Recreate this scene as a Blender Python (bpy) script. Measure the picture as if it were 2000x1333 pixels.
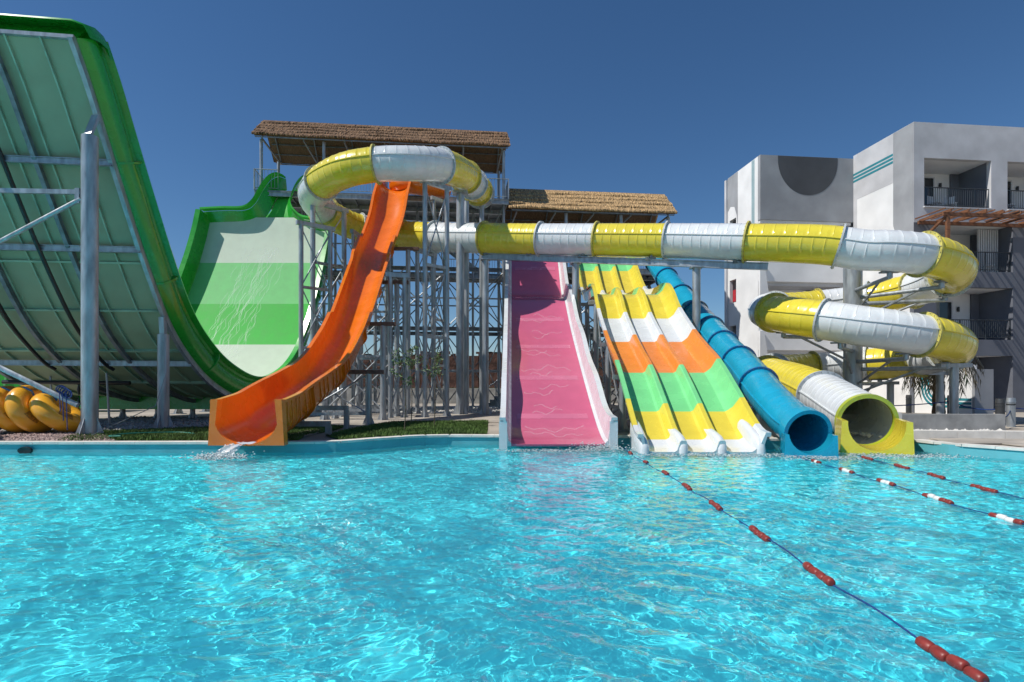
import bpy, math, random
import numpy as np
from mathutils import Vector as V, Matrix
S = bpy.context.scene
for o in list(bpy.data.objects): bpy.data.objects.remove(o)
R = math.radians
# ------------------------------------------------------------------ camera, sky, sun, exposure
cam = bpy.data.objects.new('camera', bpy.data.cameras.new('camera')); S.collection.objects.link(cam)
cam.location = (0, 0, 1.6); cam.rotation_euler = (math.pi/2, 0, 0)
cam.data.lens = 20; cam.data.sensor_width = 36; cam.data.shift_y = .04275
cam.data.clip_start = .05; cam.data.clip_end = 3000
S.camera = cam
SUN = V((-.58, -.19, .79)).normalized()
W = bpy.data.worlds.new('World'); S.world = W; W.use_nodes = True
wn = W.node_tree.nodes; wl = W.node_tree.links
sky = wn.new('ShaderNodeTexSky'); sky.sky_type = 'NISHITA'; sky.sun_disc = False
sky.sun_elevation = math.asin(SUN.z); sky.sun_rotation = math.atan2(SUN.x, SUN.y)
sky.altitude = 300; sky.air_density = 1.0; sky.dust_density = .1; sky.ozone_density = 6.0
hs0 = wn.new('ShaderNodeHueSaturation'); hs0.inputs['Saturation'].default_value = 1.13; wl.new(sky.outputs[0], hs0.inputs['Color']); wl.new(hs0.outputs[0], wn['Background'].inputs[0]); wn['Background'].inputs[1].default_value = .088
sl = bpy.data.lights.new('sun', 'SUN'); sl.energy = 4.8; sl.angle = R(.53); sl.color = (1, .95, .87)
sl.cycles.is_caustics_light = True
so = bpy.data.objects.new('sun', sl); S.collection.objects.link(so)
so.rotation_euler = SUN.to_track_quat('Z', 'Y').to_euler(); so.location = (0, 0, 40)
S.view_settings.view_transform = 'Standard'; S.view_settings.look = 'None'
S.view_settings.exposure = 0; S.view_settings.gamma = 1
S.cycles.max_bounces = 8; S.cycles.diffuse_bounces = 3; S.cycles.glossy_bounces = 3
S.cycles.transmission_bounces = 5; S.cycles.transparent_max_bounces = 8
S.cycles.sample_clamp_indirect = 6
# ------------------------------------------------------------------ helpers
rnd = random.Random(7)
F = 2000*20/36; HZ = 752.0
def P(px, py, D): return V(((px-1000)*D/F, D, 1.6+(HZ-py)*D/F))
GZ = .22                                    # deck level above the water
def nmat(name, col, rough=.5, metal=0, var=.0, scale=6, var2=None, bump=0, bscale=40, coat=0, spec=.5, stretch=None, detail=4, bdist=.01):
    m = bpy.data.materials.new(name); m.use_nodes = True
    n = m.node_tree.nodes; l = m.node_tree.links; b = n['Principled BSDF']
    b.inputs['Base Color'].default_value = (*col, 1); b.inputs['Roughness'].default_value = rough
    b.inputs['Metallic'].default_value = metal; b.inputs['Specular IOR Level'].default_value = spec
    b.inputs['Coat Weight'].default_value = coat; b.inputs['Coat Roughness'].default_value = .08
    tc = n.new('ShaderNodeTexCoord'); src = tc.outputs['Object']
    if stretch:
        mp = n.new('ShaderNodeMapping'); mp.inputs['Scale'].default_value = stretch
        l.new(src, mp.inputs[0]); src = mp.outputs[0]
    if var:
        t = n.new('ShaderNodeTexNoise'); t.inputs['Scale'].default_value = scale; t.inputs['Detail'].default_value = detail
        l.new(src, t.inputs['Vector'])
        r = n.new('ShaderNodeValToRGB'); e = r.color_ramp.elements
        c2 = var2 or tuple(max(0, c*(1-var)) for c in col); c1 = col if var2 else tuple(min(1, c*(1+var*.6)) for c in col)
        e[0].position = .33; e[0].color = (*c2, 1); e[1].position = .67; e[1].color = (*c1, 1)
        l.new(t.outputs['Fac'], r.inputs[0]); l.new(r.outputs[0], b.inputs['Base Color'])
        mr = n.new('ShaderNodeMapRange'); mr.inputs['To Min'].default_value = max(0, rough-.08); mr.inputs['To Max'].default_value = min(1, rough+.1)
        l.new(t.outputs['Fac'], mr.inputs[0]); l.new(mr.outputs[0], b.inputs['Roughness'])
    if bump:
        t2 = n.new('ShaderNodeTexNoise'); t2.inputs['Scale'].default_value = bscale; t2.inputs['Detail'].default_value = 5
        l.new(src, t2.inputs['Vector'])
        bp = n.new('ShaderNodeBump'); bp.inputs['Strength'].default_value = bump; bp.inputs['Distance'].default_value = bdist
        l.new(t2.outputs['Fac'], bp.inputs['Height']); l.new(bp.outputs[0], b.inputs['Normal'])
    return m
def fg(name, col, **k):                      # painted fibreglass
    a = dict(rough=.26, var=.075, scale=2.2, detail=9, bump=.06, bscale=4, coat=.4, bdist=.02); a.update(k)
    return nmat(name, col, **a)
M = {}
M['yellow'] = fg('yellow_fibreglass', (.72, .60, .05))
M['white'] = fg('white_fibreglass', (.67, .70, .72), var=.06)
M['orange'] = fg('orange_fibreglass', (.76, .165, .006), var=.08)
M['orange2'] = fg('orange_panel', (.80, .25, .04))
M['orangeend'] = fg('orange_end_frame', (.82, .19, .015))
M['pink'] = fg('pink_fibreglass', (.56, .115, .205), rough=.22, var=.05)
M['pinkpale'] = fg('pale_pink_fibreglass', (.70, .52, .58))
M['green'] = fg('green_fibreglass', (.022, .34, .03))
M['greenmid'] = fg('mid_green_fibreglass', (.055, .44, .065), rough=.55, coat=0, spec=.15)
M['greenlight'] = fg('light_green_fibreglass', (.19, .55, .21), rough=.6, coat=0, spec=.15)
M['mint'] = fg('mint_fibreglass', (.20, .66, .26))
M['yellane'] = fg('lane_yellow_fibreglass', (.74, .60, .06))
M['cream'] = fg('cream_fibreglass', (.54, .62, .52), var=.05, rough=.6, coat=0, spec=.15)
M['blue'] = fg('blue_fibreglass', (.010, .32, .50))
M['bluedark'] = fg('dark_blue_fibreglass', (.006, .13, .34))
M['under'] = nmat('bare_green_laminate', (.28, .35, .22), rough=.55, var=.12, scale=.9, bump=.25, bscale=9)
M['underrib'] = nmat('bare_laminate_rib', (.30, .45, .32), rough=.6, var=.25, scale=2)
M['steel'] = nmat('galvanised_steel', (.38, .41, .44), rough=.40, metal=.5, var=.30, scale=7, stretch=(1, 1, .22), detail=7, bump=.03, bscale=40)
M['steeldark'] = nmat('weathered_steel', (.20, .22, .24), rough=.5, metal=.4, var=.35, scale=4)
M['flange'] = nmat('bolted_flange_grey', (.46, .50, .52), rough=.5, var=.2, scale=8)
M['black'] = nmat('black_plastic_pipe', (.012, .013, .015), rough=.35, var=.3)
M['bolt'] = nmat('bolt_steel', (.22, .22, .22), rough=.4, metal=.6, var=.2)
M['rust'] = nmat('primer_brown_steel', (.16, .085, .06), rough=.6, var=.35, scale=9)
M['straw'] = nmat('golden_straw', (.44, .29, .14), rough=.9, var=.75, scale=5, stretch=(5, 1, 1), bump=.8, bscale=40, detail=9)
M['strawold'] = nmat('weathered_brown_straw', (.19, .11, .058), rough=.9, var=.8, scale=4, stretch=(5, 1, 1), bump=.8, bscale=40, detail=9)
M['boards'] = nmat('reed_underside', (.17, .10, .055), rough=.9, var=.5, scale=7, stretch=(6, 1, 1))
M['concrete'] = nmat('pale_paving', (.40, .36, .31), rough=.85, var=.25, scale=1.1, bump=.25, bscale=50)
M['ground'] = nmat('sandy_ground', (.36, .32, .27), rough=.95, var=.3, scale=.35, bump=.4, bscale=30)
M['coping'] = nmat('white_coping_stone', (.66, .64, .60), rough=.7, var=.15, scale=3, bump=.15, bscale=60)
M['terrace'] = nmat('grey_kerb_concrete', (.36, .36, .35), rough=.9, var=.3, scale=2)
M['wallteal'] = nmat('blue_pool_plaster', (.11, .40, .46), rough=.6, var=.12, scale=2)
M['poolfloor'] = nmat('pale_blue_pool_plaster', (.44, .92, .98), rough=.8, var=.08, scale=.5)
M['grass'] = nmat('lawn_blades', (.085, .16, .028), rough=.8, var=.5, scale=3)
M['soil'] = nmat('lawn_soil', (.045, .07, .018), rough=1, var=.5, scale=6)
M['pebble'] = nmat('white_pebble', (.62, .61, .58), rough=.8, var=.25, scale=7)
M['pebblepink'] = nmat('pinkish_gravel', (.40, .29, .26), rough=.85, var=.55, scale=9)
M['pebblegrey'] = nmat('grey_gravel', (.34, .34, .33), rough=.9, var=.4, scale=9)
M['ring'] = fg('orange_yellow_vinyl', (.86, .40, .025), rough=.28, bump=.1, bscale=12)
M['ringblue'] = fg('blue_vinyl', (.01, .13, .34), rough=.3)
M['patch'] = nmat('faded_print_patch', (.48, .20, .02), rough=.45, var=.5, scale=22)
M['rope'] = nmat('blue_rope', (.010, .045, .20), rough=.8, var=.3, scale=40)
M['rope2'] = nmat('navy_rope', (.015, .04, .12), rough=.8, var=.3, scale=40)
M['float'] = nmat('brick_red_float', (.23, .032, .025), rough=.42, var=.25, scale=18)
M['floatw'] = nmat('white_float', (.72, .72, .70), rough=.4, var=.12, scale=18)
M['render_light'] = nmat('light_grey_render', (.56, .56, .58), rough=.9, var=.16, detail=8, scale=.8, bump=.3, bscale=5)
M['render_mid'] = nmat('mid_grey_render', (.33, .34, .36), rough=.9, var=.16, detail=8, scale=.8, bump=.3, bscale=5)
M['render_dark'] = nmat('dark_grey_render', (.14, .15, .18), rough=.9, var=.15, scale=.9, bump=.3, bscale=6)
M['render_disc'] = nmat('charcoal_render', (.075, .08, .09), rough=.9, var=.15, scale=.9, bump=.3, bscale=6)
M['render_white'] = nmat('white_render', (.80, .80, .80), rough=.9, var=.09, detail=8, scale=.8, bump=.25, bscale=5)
M['teal'] = nmat('teal_paint', (.02, .22, .27), rough=.7, var=.1, scale=3)
M['glass'] = nmat('window_glass', (.025, .032, .038), rough=.06, var=.25, scale=.7, spec=.8)
M['curtain'] = nmat('pale_curtain', (.30, .32, .32), rough=.9, var=.3, scale=3, stretch=(8, 8, .3))
M['frame'] = nmat('white_window_frame', (.62, .63, .64), rough=.5, var=.06)
M['rail'] = nmat('dark_railing_paint', (.035, .045, .055), rough=.45, var=.2)
M['timber'] = nmat('stained_timber', (.20, .085, .04), rough=.6, var=.4, scale=6, stretch=(1, 1, 5))
M['red'] = nmat('red_cabinet_paint', (.50, .02, .03), rough=.45, var=.1)
M['brick'] = nmat('dark_red_stone', (.12, .06, .045), rough=.95, var=.6, scale=2.6, bump=.8, bscale=6, bdist=.06)
M['bark'] = nmat('palm_bark', (.16, .11, .07), rough=.95, var=.5, scale=7, bump=.7, bscale=18)
M['dryleaf'] = nmat('dry_frond', (.30, .25, .17), rough=.9, var=.5, scale=5)
M['leaf'] = nmat('sapling_leaf', (.07, .13, .03), rough=.6, var=.4, scale=9)
M['stem'] = nmat('sapling_stem', (.14, .12, .09), rough=.9, var=.3)
M['hose'] = nmat('green_hose', (.03, .25, .18), rough=.5, var=.2)
M['chair'] = nmat('white_chair_plastic', (.66, .67, .68), rough=.5, var=.08)
M['deckwood'] = nmat('greyed_deck_boards', (.33, .30, .27), rough=.85, var=.35, scale=4, stretch=(1, 6, 1))
M['lamp'] = nmat('dark_lamp_metal', (.04, .042, .045), rough=.5, var=.2)

class MB:
    def __init__(s): s.v = []; s.f = []
    def add(s, vs, fs):
        k = len(s.v); s.v += [tuple(p) for p in vs]; s.f += [tuple(i+k for i in f) for f in fs]; return s
    def box(s, c, hx, hy, hz, ax=None):
        c = V(c); a = ax or (V((1, 0, 0)), V((0, 1, 0)), V((0, 0, 1)))
        vs = [c+a[0]*hx*i+a[1]*hy*j+a[2]*hz*k for k in (-1, 1) for j in (-1, 1) for i in (-1, 1)]
        return s.add(vs, [(0, 2, 3, 1), (4, 5, 7, 6), (0, 1, 5, 4), (2, 6, 7, 3), (0, 4, 6, 2), (1, 3, 7, 5)])
    def bar(s, p, q, w, h=None, up=V((0, 0, 1))):       # rectangular bar
        p = V(p); q = V(q); t = (q-p).normalized()
        if abs(t.dot(up)) > .98: up = V((0, 1, 0))
        a = t.cross(up).normalized(); b = a.cross(t)
        return s.box((p+q)/2, w/2, (h or w)/2, (q-p).length/2, (a, b, t))
    def hbar(s, p, q, w, h):                             # I beam
        p = V(p); q = V(q); t = (q-p).normalized(); a = t.cross(V((0, 0, 1))).normalized(); b = a.cross(t)
        tt = h*.12
        s.bar(p+b*(h/2-tt/2), q+b*(h/2-tt/2), w, tt); s.bar(p-b*(h/2-tt/2), q-b*(h/2-tt/2), w, tt)
        return s.bar(p, q, w*.22, h-2*tt-.004)
    def tube(s, p, q, r, n=10, r2=None, cap=True):
        p = V(p); q = V(q); t = (q-p).normalized()
        a = t.orthogonal().normalized(); b = t.cross(a); r2 = r if r2 is None else r2
        vs = [p+(a*math.cos(2*math.pi*i/n)+b*math.sin(2*math.pi*i/n))*r for i in range(n)]
        vs += [q+(a*math.cos(2*math.pi*i/n)+b*math.sin(2*math.pi*i/n))*r2 for i in range(n)]
        fs = [(i, (i+1) % n, n+(i+1) % n, n+i) for i in range(n)]
        if cap: fs += [tuple(range(n))[::-1], tuple(range(n, 2*n))]
        return s.add(vs, fs)
    def rings(s, rs, closed=True, cap=True, loop=False):
        n = len(rs[0]); vs = [p for r in rs for p in r]; fs = []
        m = len(rs)
        for j in range(m if loop else m-1):
            for i in range(n if closed else n-1):
                a = j*n+i; b = j*n+(i+1) % n; c = ((j+1) % m)*n+(i+1) % n; d = ((j+1) % m)*n+i
                fs.append((a, b, c, d))
        if cap and closed and not loop: fs += [tuple(range(n))[::-1], tuple(range((m-1)*n, m*n))]
        return s.add(vs, fs)
    def prism(s, pts, d):                               # polygon extruded by vector d
        n = len(pts); pts = [V(p) for p in pts]; d = V(d)
        return s.add(pts+[p+d for p in pts], [tuple(range(n))[::-1], tuple(range(n, 2*n))]+[(i, (i+1) % n, n+(i+1) % n, n+i) for i in range(n)])
def worldloc(o):
    p = V((0, 0, 0))
    while o: p += o.location; o = o.parent
    return p
import bmesh
def link(name, mb, mat, parent=None, smooth=False, loc=None, label=None, kind=None, fix=True, sharp=35):
    wp = worldloc(parent) if parent else V((0, 0, 0))
    me = bpy.data.meshes.new(name); off = V(loc)-wp if loc is not None else V((0, 0, 0))
    base = wp+off
    me.from_pydata([(x-base.x, y-base.y, z-base.z) for x, y, z in mb.v], [], mb.f)
    if fix:
        bm = bmesh.new(); bm.from_mesh(me); bmesh.ops.recalc_face_normals(bm, faces=bm.faces); bm.to_mesh(me); bm.free()
    if smooth:
        me.polygons.foreach_set('use_smooth', [True]*len(me.polygons)); me.set_sharp_from_angle(angle=R(sharp))
    me.materials.append(M[mat] if isinstance(mat, str) else mat)
    o = bpy.data.objects.new(name, me); S.collection.objects.link(o); o.parent = parent; o.location = off
    if label: o['label'] = label
    if kind: o['kind'] = kind
    return o
def copy(o, parent, loc, rz=None, scale=None):
    c = o.copy(); S.collection.objects.link(c); c.parent = parent; c.location = V(loc)-(worldloc(parent) if parent else V((0, 0, 0)))
    if rz is not None: c.rotation_euler = (0, 0, rz)
    if scale: c.scale = scale
    return c
def thing(name, label, cat, loc=(0, 0, 0), group=None):
    o = bpy.data.objects.new(name, None); S.collection.objects.link(o); o.location = loc; o.empty_display_size = .3
    o['label'] = label; o['category'] = cat
    if group: o['group'] = group
    return o
def tag(o, label, cat, group=None):
    o['label'] = label; o['category'] = cat
    if group: o['group'] = group
    return o
def struct(name, mb, mat, **k): return link(name, mb, mat, kind='structure', **k)
def spline(pts, n=10):                                  # Catmull-Rom
    pts = [V(p) for p in pts]; q = [pts[0]*2-pts[1]]+pts+[pts[-1]*2-pts[-2]]; out = []
    for i in range(1, len(q)-2):
        for k in range(n):
            t = k/n; a, b, c, d = q[i-1], q[i], q[i+1], q[i+2]
            out.append(.5*((2*b)+(c-a)*t+(2*a-5*b+4*c-d)*t*t+(3*b-a-3*c+d)*t**3))
    out.append(pts[-1]); return out
def resample(pts, step):
    L = [0]
    for a, b in zip(pts, pts[1:]): L.append(L[-1]+(b-a).length)
    n = max(2, round(L[-1]/step)); out = []; j = 0
    for k in range(n+1):
        s = L[-1]*k/n
        while j < len(L)-2 and L[j+1] < s: j += 1
        t = (s-L[j])/max(1e-9, L[j+1]-L[j]); out.append(pts[j].lerp(pts[j+1], t))
    return out
def frames(pts):
    fr = []
    for i, p in enumerate(pts):
        t = (pts[min(i+1, len(pts)-1)]-pts[max(i-1, 0)]).normalized()
        s = t.cross(V((0, 0, 1))).normalized(); fr.append((p, s, s.cross(t), t))
    return fr
def sweep(fr, prof):                                    # closed profile (a,b) or function(i) along frames
    mb = MB(); rs = []
    for i, (p, s, n, t) in enumerate(fr):
        pr = prof(i) if callable(prof) else prof
        rs.append([p+s*a+n*b for a, b in pr])
    return mb.rings(rs)
_plate = {}
def column(parent, x, y, z0, z1, r=.11, mat='steel', base=True, n=12, name='column'):
    c = link(name, MB().tube((x, y, z0), (x, y, z1), r, n), mat, parent, smooth=True, sharp=50)
    if base:
        k = round(r, 3)
        if k not in _plate:
            a = link('base_plate', MB().box((x, y, z0+.015), r*2.1, r*2.1, .015), mat, c)
            g = link('gusset', MB().prism([(x+r*.9, y-.008, z0+.032), (x+r*2.0, y-.008, z0+.032), (x+r*.9, y-.008, z0+.032+r*2.6)], (0, .016, 0)), mat, c, loc=V((x, y, z0)))
            _plate[k] = (a, g, V((x, y, z0)))
            gs = [g]
            for q in range(1, 4): h = copy(g, c, (x, y, z0), rz=q*math.pi/2)
        else:
            a, g, o = _plate[k]
            b = copy(a, c, (0, 0, 0))
            b.location = V((x, y, z0))-o-worldloc(c)+worldloc(a.parent)
            for q in range(4): copy(g, c, (x, y, z0), rz=q*math.pi/2)
    return c
def beam(parent, p, q, w=.1, h=.14, mat='steel', name='beam'): return link(name, MB().bar(p, q, w, h), mat, parent)
def brace(parent, p, q, r=.03, mat='steel', name='brace'): return link(name, MB().tube(p, q, r, 6), mat, parent, smooth=True, sharp=60)
def portal(parent, a, b, zt, r=.11, mids=(), z0=GZ, xb=True):     # two columns, head beam, crossed braces
    a = V((*a, 0)); b = V((*b, 0)); up = V((0, 0, 1)); d = (b-a).normalized()
    for c in (a, b): column(parent, c.x, c.y, z0, zt, r)
    beam(parent, a-d*.2+up*(zt+.09), b+d*.2+up*(zt+.09), .16, .18)
    lv = [z0+.3]+list(mids)+[zt-.1]
    for z in mids: beam(parent, a+up*z, b+up*z, .1, .12)
    if xb:
        for z1, z2 in zip(lv, lv[1:]):
            o = V((0, -.02, 0))
            brace(parent, a+up*z1+o, b+up*z2+o); brace(parent, b+up*z1-o, a+up*z2-o)
# ------------------------------------------------------------------ the ground, the pool and its water
POOL = [(-42, 13.3), (-4.9, 13.4), (-4.2, 13.55), (-3.6, 14.1), (-2.9, 14.8), (-2.3, 15.12), (-1.7, 15.25), (3.2, 14.95), (6.3, 14.2), (7.9, 14.35), (8.15, 14.5), (8.5, 16.6), (10.0, 16.6), (9.8, 14.5), (9.95, 13.6), (10.05, 13.1),
        (10.4, 12.6), (10.95, 11.8), (11.7, 10.9), (12.4, 9.8), (12.9, 8.4), (13.2, 6.5), (13.2, -9), (-42, -9)]
def wave_height(X, Y, seed=3):
    g = np.random.default_rng(seed); Z = np.zeros_like(X)
    wx = X+.12*np.sin(1.3*Y+.7*X)+.07*np.sin(2.9*X-1.7*Y+1)+.03*np.sin(6.1*X+4.3*Y); wy = Y+.12*np.sin(1.1*X-.9*Y+2)+.07*np.sin(3.1*Y+2.3*X)+.03*np.sin(5.3*Y-6.7*X)
    for k in range(48):
        lo, hi, sl_ = (.13, .45, .0050) if k < 24 else (.065, .13, .0034)
        lam = lo*(hi/lo)**g.random(); th = g.normal(.25, 1.0); ph = g.random()*6.28
        p = 2*math.pi/lam*(math.cos(th)*wy+math.sin(th)*wx)+ph
        Z += sl_*lam*np.sin(p+.35*np.sin(p*.37+k))
    return Z*(1+.15*np.sin(.55*X+.8*Y)*np.sin(.9*X-.35*Y+1))
def np_mesh(name, X, Y, Z, mat, kind):
    ny, nx = X.shape; vv = np.stack([X, Y, Z], -1).reshape(-1, 3).astype(np.float32)
    i = np.arange(nx*ny).reshape(ny, nx); ff = np.stack([i[:-1, :-1], i[:-1, 1:], i[1:, 1:], i[1:, :-1]], -1).reshape(-1, 4).astype(np.int32)
    me = bpy.data.meshes.new(name); me.vertices.add(len(vv)); me.vertices.foreach_set('co', vv.ravel())
    me.loops.add(ff.size); me.loops.foreach_set('vertex_index', ff.ravel()); me.polygons.add(len(ff))
    me.polygons.foreach_set('loop_start', np.arange(0, ff.size, 4, dtype=np.int32)); me.polygons.foreach_set('use_smooth', np.ones(len(ff), bool)); me.update()
    me.materials.append(mat); o = bpy.data.objects.new(name, me); S.collection.objects.link(o); o['kind'] = kind; return o
mw = bpy.data.materials.new('pool_water'); mw.use_nodes = True; b = mw.node_tree.nodes['Principled BSDF']
b.inputs['Base Color'].default_value = (.18, .92, 1, 1); b.inputs['Roughness'].default_value = 0; b.inputs['IOR'].default_value = 1.33; b.inputs['Transmission Weight'].default_value = .91
xs = 3*np.sinh(np.linspace(-1.29, 1, 1150)*2.36)
ds = np.concatenate([np.linspace(-8.9, 1.8, 60), np.geomspace(1.9, 16.8, 730)])
X, Y = np.meshgrid(xs, ds); water = np_mesh('water', X, Y, wave_height(X, Y), mw, 'structure'); water.cycles.is_caustics_caster = True
mb = MB(); n = len(POOL); mb.add([(x, y, -.62) for x, y in POOL], [tuple(range(n))]); fl = struct('pool_floor', mb, 'poolfloor', fix=False)
fl.data.flip_normals() if fl.data.polygons[0].normal.z < 0 else None
mb = MB()
for (a, c), (d, e) in zip(POOL, POOL[1:]+POOL[:1]): mb.add([(a, c, -.62), (d, e, -.62), (d, e, GZ+.01), (a, c, GZ+.01)], [(0, 1, 2, 3)])
pw = struct('pool_wall', mb, 'wallteal', fix=False)
fl.cycles.is_caustics_receiver = True; pw.cycles.is_caustics_receiver = True
bm = bmesh.new()                                       # ground sheet with the pool cut out of it
big = [(-900, -900), (900, -900), (900, 1500), (-900, 1500)]
vo = [bm.verts.new((x, y, GZ)) for x, y in big]; vi = [bm.verts.new((x, y, GZ)) for x, y in POOL]
ed = [bm.edges.new((a, c)) for L in (vo, vi) for a, c in zip(L, L[1:]+L[:1])]
bmesh.ops.triangle_fill(bm, use_beauty=True, use_dissolve=False, edges=ed)
me = bpy.data.meshes.new('ground'); bm.normal_update()
for f in bm.faces:
    if f.normal.z < 0: f.normal_flip()
bm.to_mesh(me); bm.free(); me.materials.append(M['ground']); go = bpy.data.objects.new('ground', me); S.collection.objects.link(go); go['kind'] = 'structure'
# coping: one stone after another along the edge
cop = bpy.data.objects.new('pool_coping', None); S.collection.objects.link(cop); cop['kind'] = 'structure'; cop.location = (0, 14, GZ)
edge = resample([V((x, y, 0)) for x, y in POOL[0:20]], .05); L = 0; k = 0; acc = [edge[0]]
edge = [p for p in edge if p.x > -15.5]
i = 0
while i < len(edge)-13:
    if edge[i].y > 14.4 and 8 < edge[i].x < 10.2: i += 12; continue
    p, q = edge[i], edge[i+12]; t = (q-p).normalized(); nrm = V((-t.y, t.x, 0))
    a0, a1, c1, c0 = p-nrm*.03+t*.004, q-nrm*.03-t*.004, q+nrm*.28-t*.004, p+nrm*.28+t*.004
    z0 = GZ+.012+rnd.uniform(-.002, .002)
    link('coping_stone', MB().prism([(u.x, u.y, z0-.03) for u in (a0, a1, c1, c0)], (0, 0, .055)), 'coping', cop); i += 12
def patch(name, pts, z, mat): return struct(name, MB().add([(x, y, z) for x, y in pts], [tuple(range(len(pts)))]), mat)
def inside(pt, poly):
    x, y = pt; c = False; j = len(poly)-1
    for i in range(len(poly)):
        xi, yi = poly[i]; xj, yj = poly[j]
        if (yi > y) != (yj > y) and x < (xj-xi)*(y-yi)/(yj-yi)+xi: c = not c
        j = i
    return c
def scatter(poly, n):
    xs = [p[0] for p in poly]; ys = [p[1] for p in poly]; out = []
    while len(out) < n:
        q = (rnd.uniform(min(xs), max(xs)), rnd.uniform(min(ys), max(ys)))
        if inside(q, poly): out.append(q)
    return out
def lawn(poly, n, label):
    patch('lawn_soil', poly, GZ+.02, 'soil'); mb = MB()
    for x, y in scatter(poly, n):
        a = rnd.uniform(0, 6.28); h = rnd.uniform(.04, .10); w = rnd.uniform(.008, .016)*(1+max(0, y-14)*.05); l = rnd.uniform(.2, .9)*h; bb = rnd.uniform(0, 6.28)
        mb.add([(x-w*math.cos(a), y-w*math.sin(a), GZ+.018), (x+w*math.cos(a), y+w*math.sin(a), GZ+.018), (x+l*math.cos(bb), y+l*math.sin(bb), GZ+.02+h)], [(0, 1, 2)])
    o = link('grass', mb, 'grass', fix=False, kind='stuff'); o['label'] = label
def stones(poly, n, r, mat, label, name='pebbles'):
    mb = MB()
    oc = [(1, 0, 0), (0, 1, 0), (-1, 0, 0), (0, -1, 0), (0, 0, 1), (0, 0, -1)]
    of = [(0, 1, 4), (1, 2, 4), (2, 3, 4), (3, 0, 4), (1, 0, 5), (2, 1, 5), (3, 2, 5), (0, 3, 5)]
    for x, y in scatter(poly, n):
        s = r*rnd.uniform(.6, 1.35); a = rnd.uniform(0, 6.28); e = rnd.uniform(.7, 1.4); h = rnd.uniform(.5, .9)
        c, d = math.cos(a), math.sin(a)
        mb.add([(x+s*(i*e*c-j*d/e), y+s*(i*e*d+j*c/e), GZ+.02+s*k*h+s*.3) for i, j, k in oc], of)
    o = link(name, mb, mat, fix=False, kind='stuff'); o['label'] = label
lawn([(-4.3, 14.15), (-5.0, 15.2), (-4.9, 17.5), (-4.3, 20.6), (-.9, 21.2), (-.75, 17.5), (-.7, 15.7), (-1.8, 15.6), (-2.6, 15.45), (-3.4, 14.9)], 21000, 'short green lawn between the orange and pink slides')
lawn([(-11.0, 13.75), (-12.2, 16.2), (-10, 17.8), (-7.4, 18.5), (-5.4, 18.6), (-5.3, 17), (-5.5, 15.2), (-5.2, 13.75)], 24000, 'short green lawn behind the orange slide exit')
stones([(-13.4, 13.72), (-13.4, 15.4), (-11.9, 16.2), (-10.2, 14.4), (-9.6, 13.74)], 1500, .045, 'pebblepink', 'pinkish gravel round the foot of the big column')
stones([(-14.5, 15.6), (-16.5, 24), (-10, 24), (-7.5, 19), (-10, 18), (-12.2, 16.6)], 2600, .05, 'pebblegrey', 'grey gravel under the green half pipe')
stones([(-8.5, 26.5), (-9.5, 33), (1, 34), (.8, 28.5), (-1.5, 27)], 3000, .06, 'pebble', 'white pebbles between the tower legs')
stones([(9.3, 14.6), (9.5, 19.5), (15, 20.0), (14.2, 16)], 1100, .07, 'pebble', 'white pebbles behind the low kerb under the spiral')
mb = MB()
pv = bpy.data.objects.new('paving', None); S.collection.objects.link(pv); pv['kind'] = 'structure'; pv.location = (-4, 22, GZ)
for i in range(8):
    for j in range(5):
        x0 = -7.6+i*1.5; y0 = 18.9+j*1.7
        if inside((x0+.7, y0+.8), [(-4.9, 17), (-4.3, 20.6), (-.9, 21.2), (-.75, 17)]): continue
        link('paving_slab', MB().box((x0+.75, y0+.85, GZ+.018), .743, .843, .018), 'concrete', pv)
for i in range(3):
    for j in range(3):
        x0 = -5.2+.2*j+i*.0; link('paving_slab', MB().box((-5.55+j*.0+i*.62-.2, 14.3+j*1.45, GZ+.03), .305, .72, .012), 'concrete', pv) if i < 1 else None
for i in range(10):
    for j in range(4): link('paving_slab', MB().box((12.3+i*1.6+j*.2, 21.6+j*1.6, GZ+.018), .793, .793, .018), 'concrete', pv)
for i in range(7):
    for j in range(3): link('paving_slab', MB().box((10.6+i*1.25+j*.25, 12.75+j*.62+max(0, 0), GZ+.03), .615, .30, .012), 'concrete', pv) if 10.6+i*1.25 > 10.6+(.9-j)*.8 else None
# ------------------------------------------------------------------ far terrace and stone wall
struct('terrace', MB().box((0, 60, .6), 120, 18, .72), 'terrace')
bw = thing('stone_wall', 'long dark red stone wall far behind the slide tower', 'wall', (0, 46, 1.3))
rs = random.Random(5); mb = MB(); x = -45
hs = []
while x < 40:
    w = rs.uniform(2.2, 3.4); h = rs.uniform(2.55, 2.85); hs.append((x, w, h)); x += w
for x, w, h in hs: link('wall_panel', MB().box((x+w/2, 46+rs.uniform(-.05, .05), 1.32+h/2), w/2-.01, .2, h/2), 'brick', bw)
mb = MB()
for x, w, h in hs:
    for i in range(8): mb.box((x+rs.uniform(0, w), 46, 1.32+h+.05), rs.uniform(.12, .3), .16, rs.uniform(.04, .14))
link('coping_rubble', mb, 'brick', bw, kind='stuff')
link('grass', MB().box((0, 44.3, 1.34), 60, .5, .03), 'soil', None, kind='stuff')['label'] = 'thin strip of grass at the foot of the far stone wall'
st = thing('entry_steps', 'short flight of concrete steps with grey handrail beside the stone wall', 'steps', (-1.1, 37.5, GZ))
for i in range(5): link('step', MB().box((-1.6+i*.28, 38, GZ+.1+i*.11), .14, .6, .1+i*.11), 'terrace', st)
link('handrail', MB().tube((-1.7, 37.4, 1.35), (-.4, 37.4, 2.3), .04, 6), 'steel', st)
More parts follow.
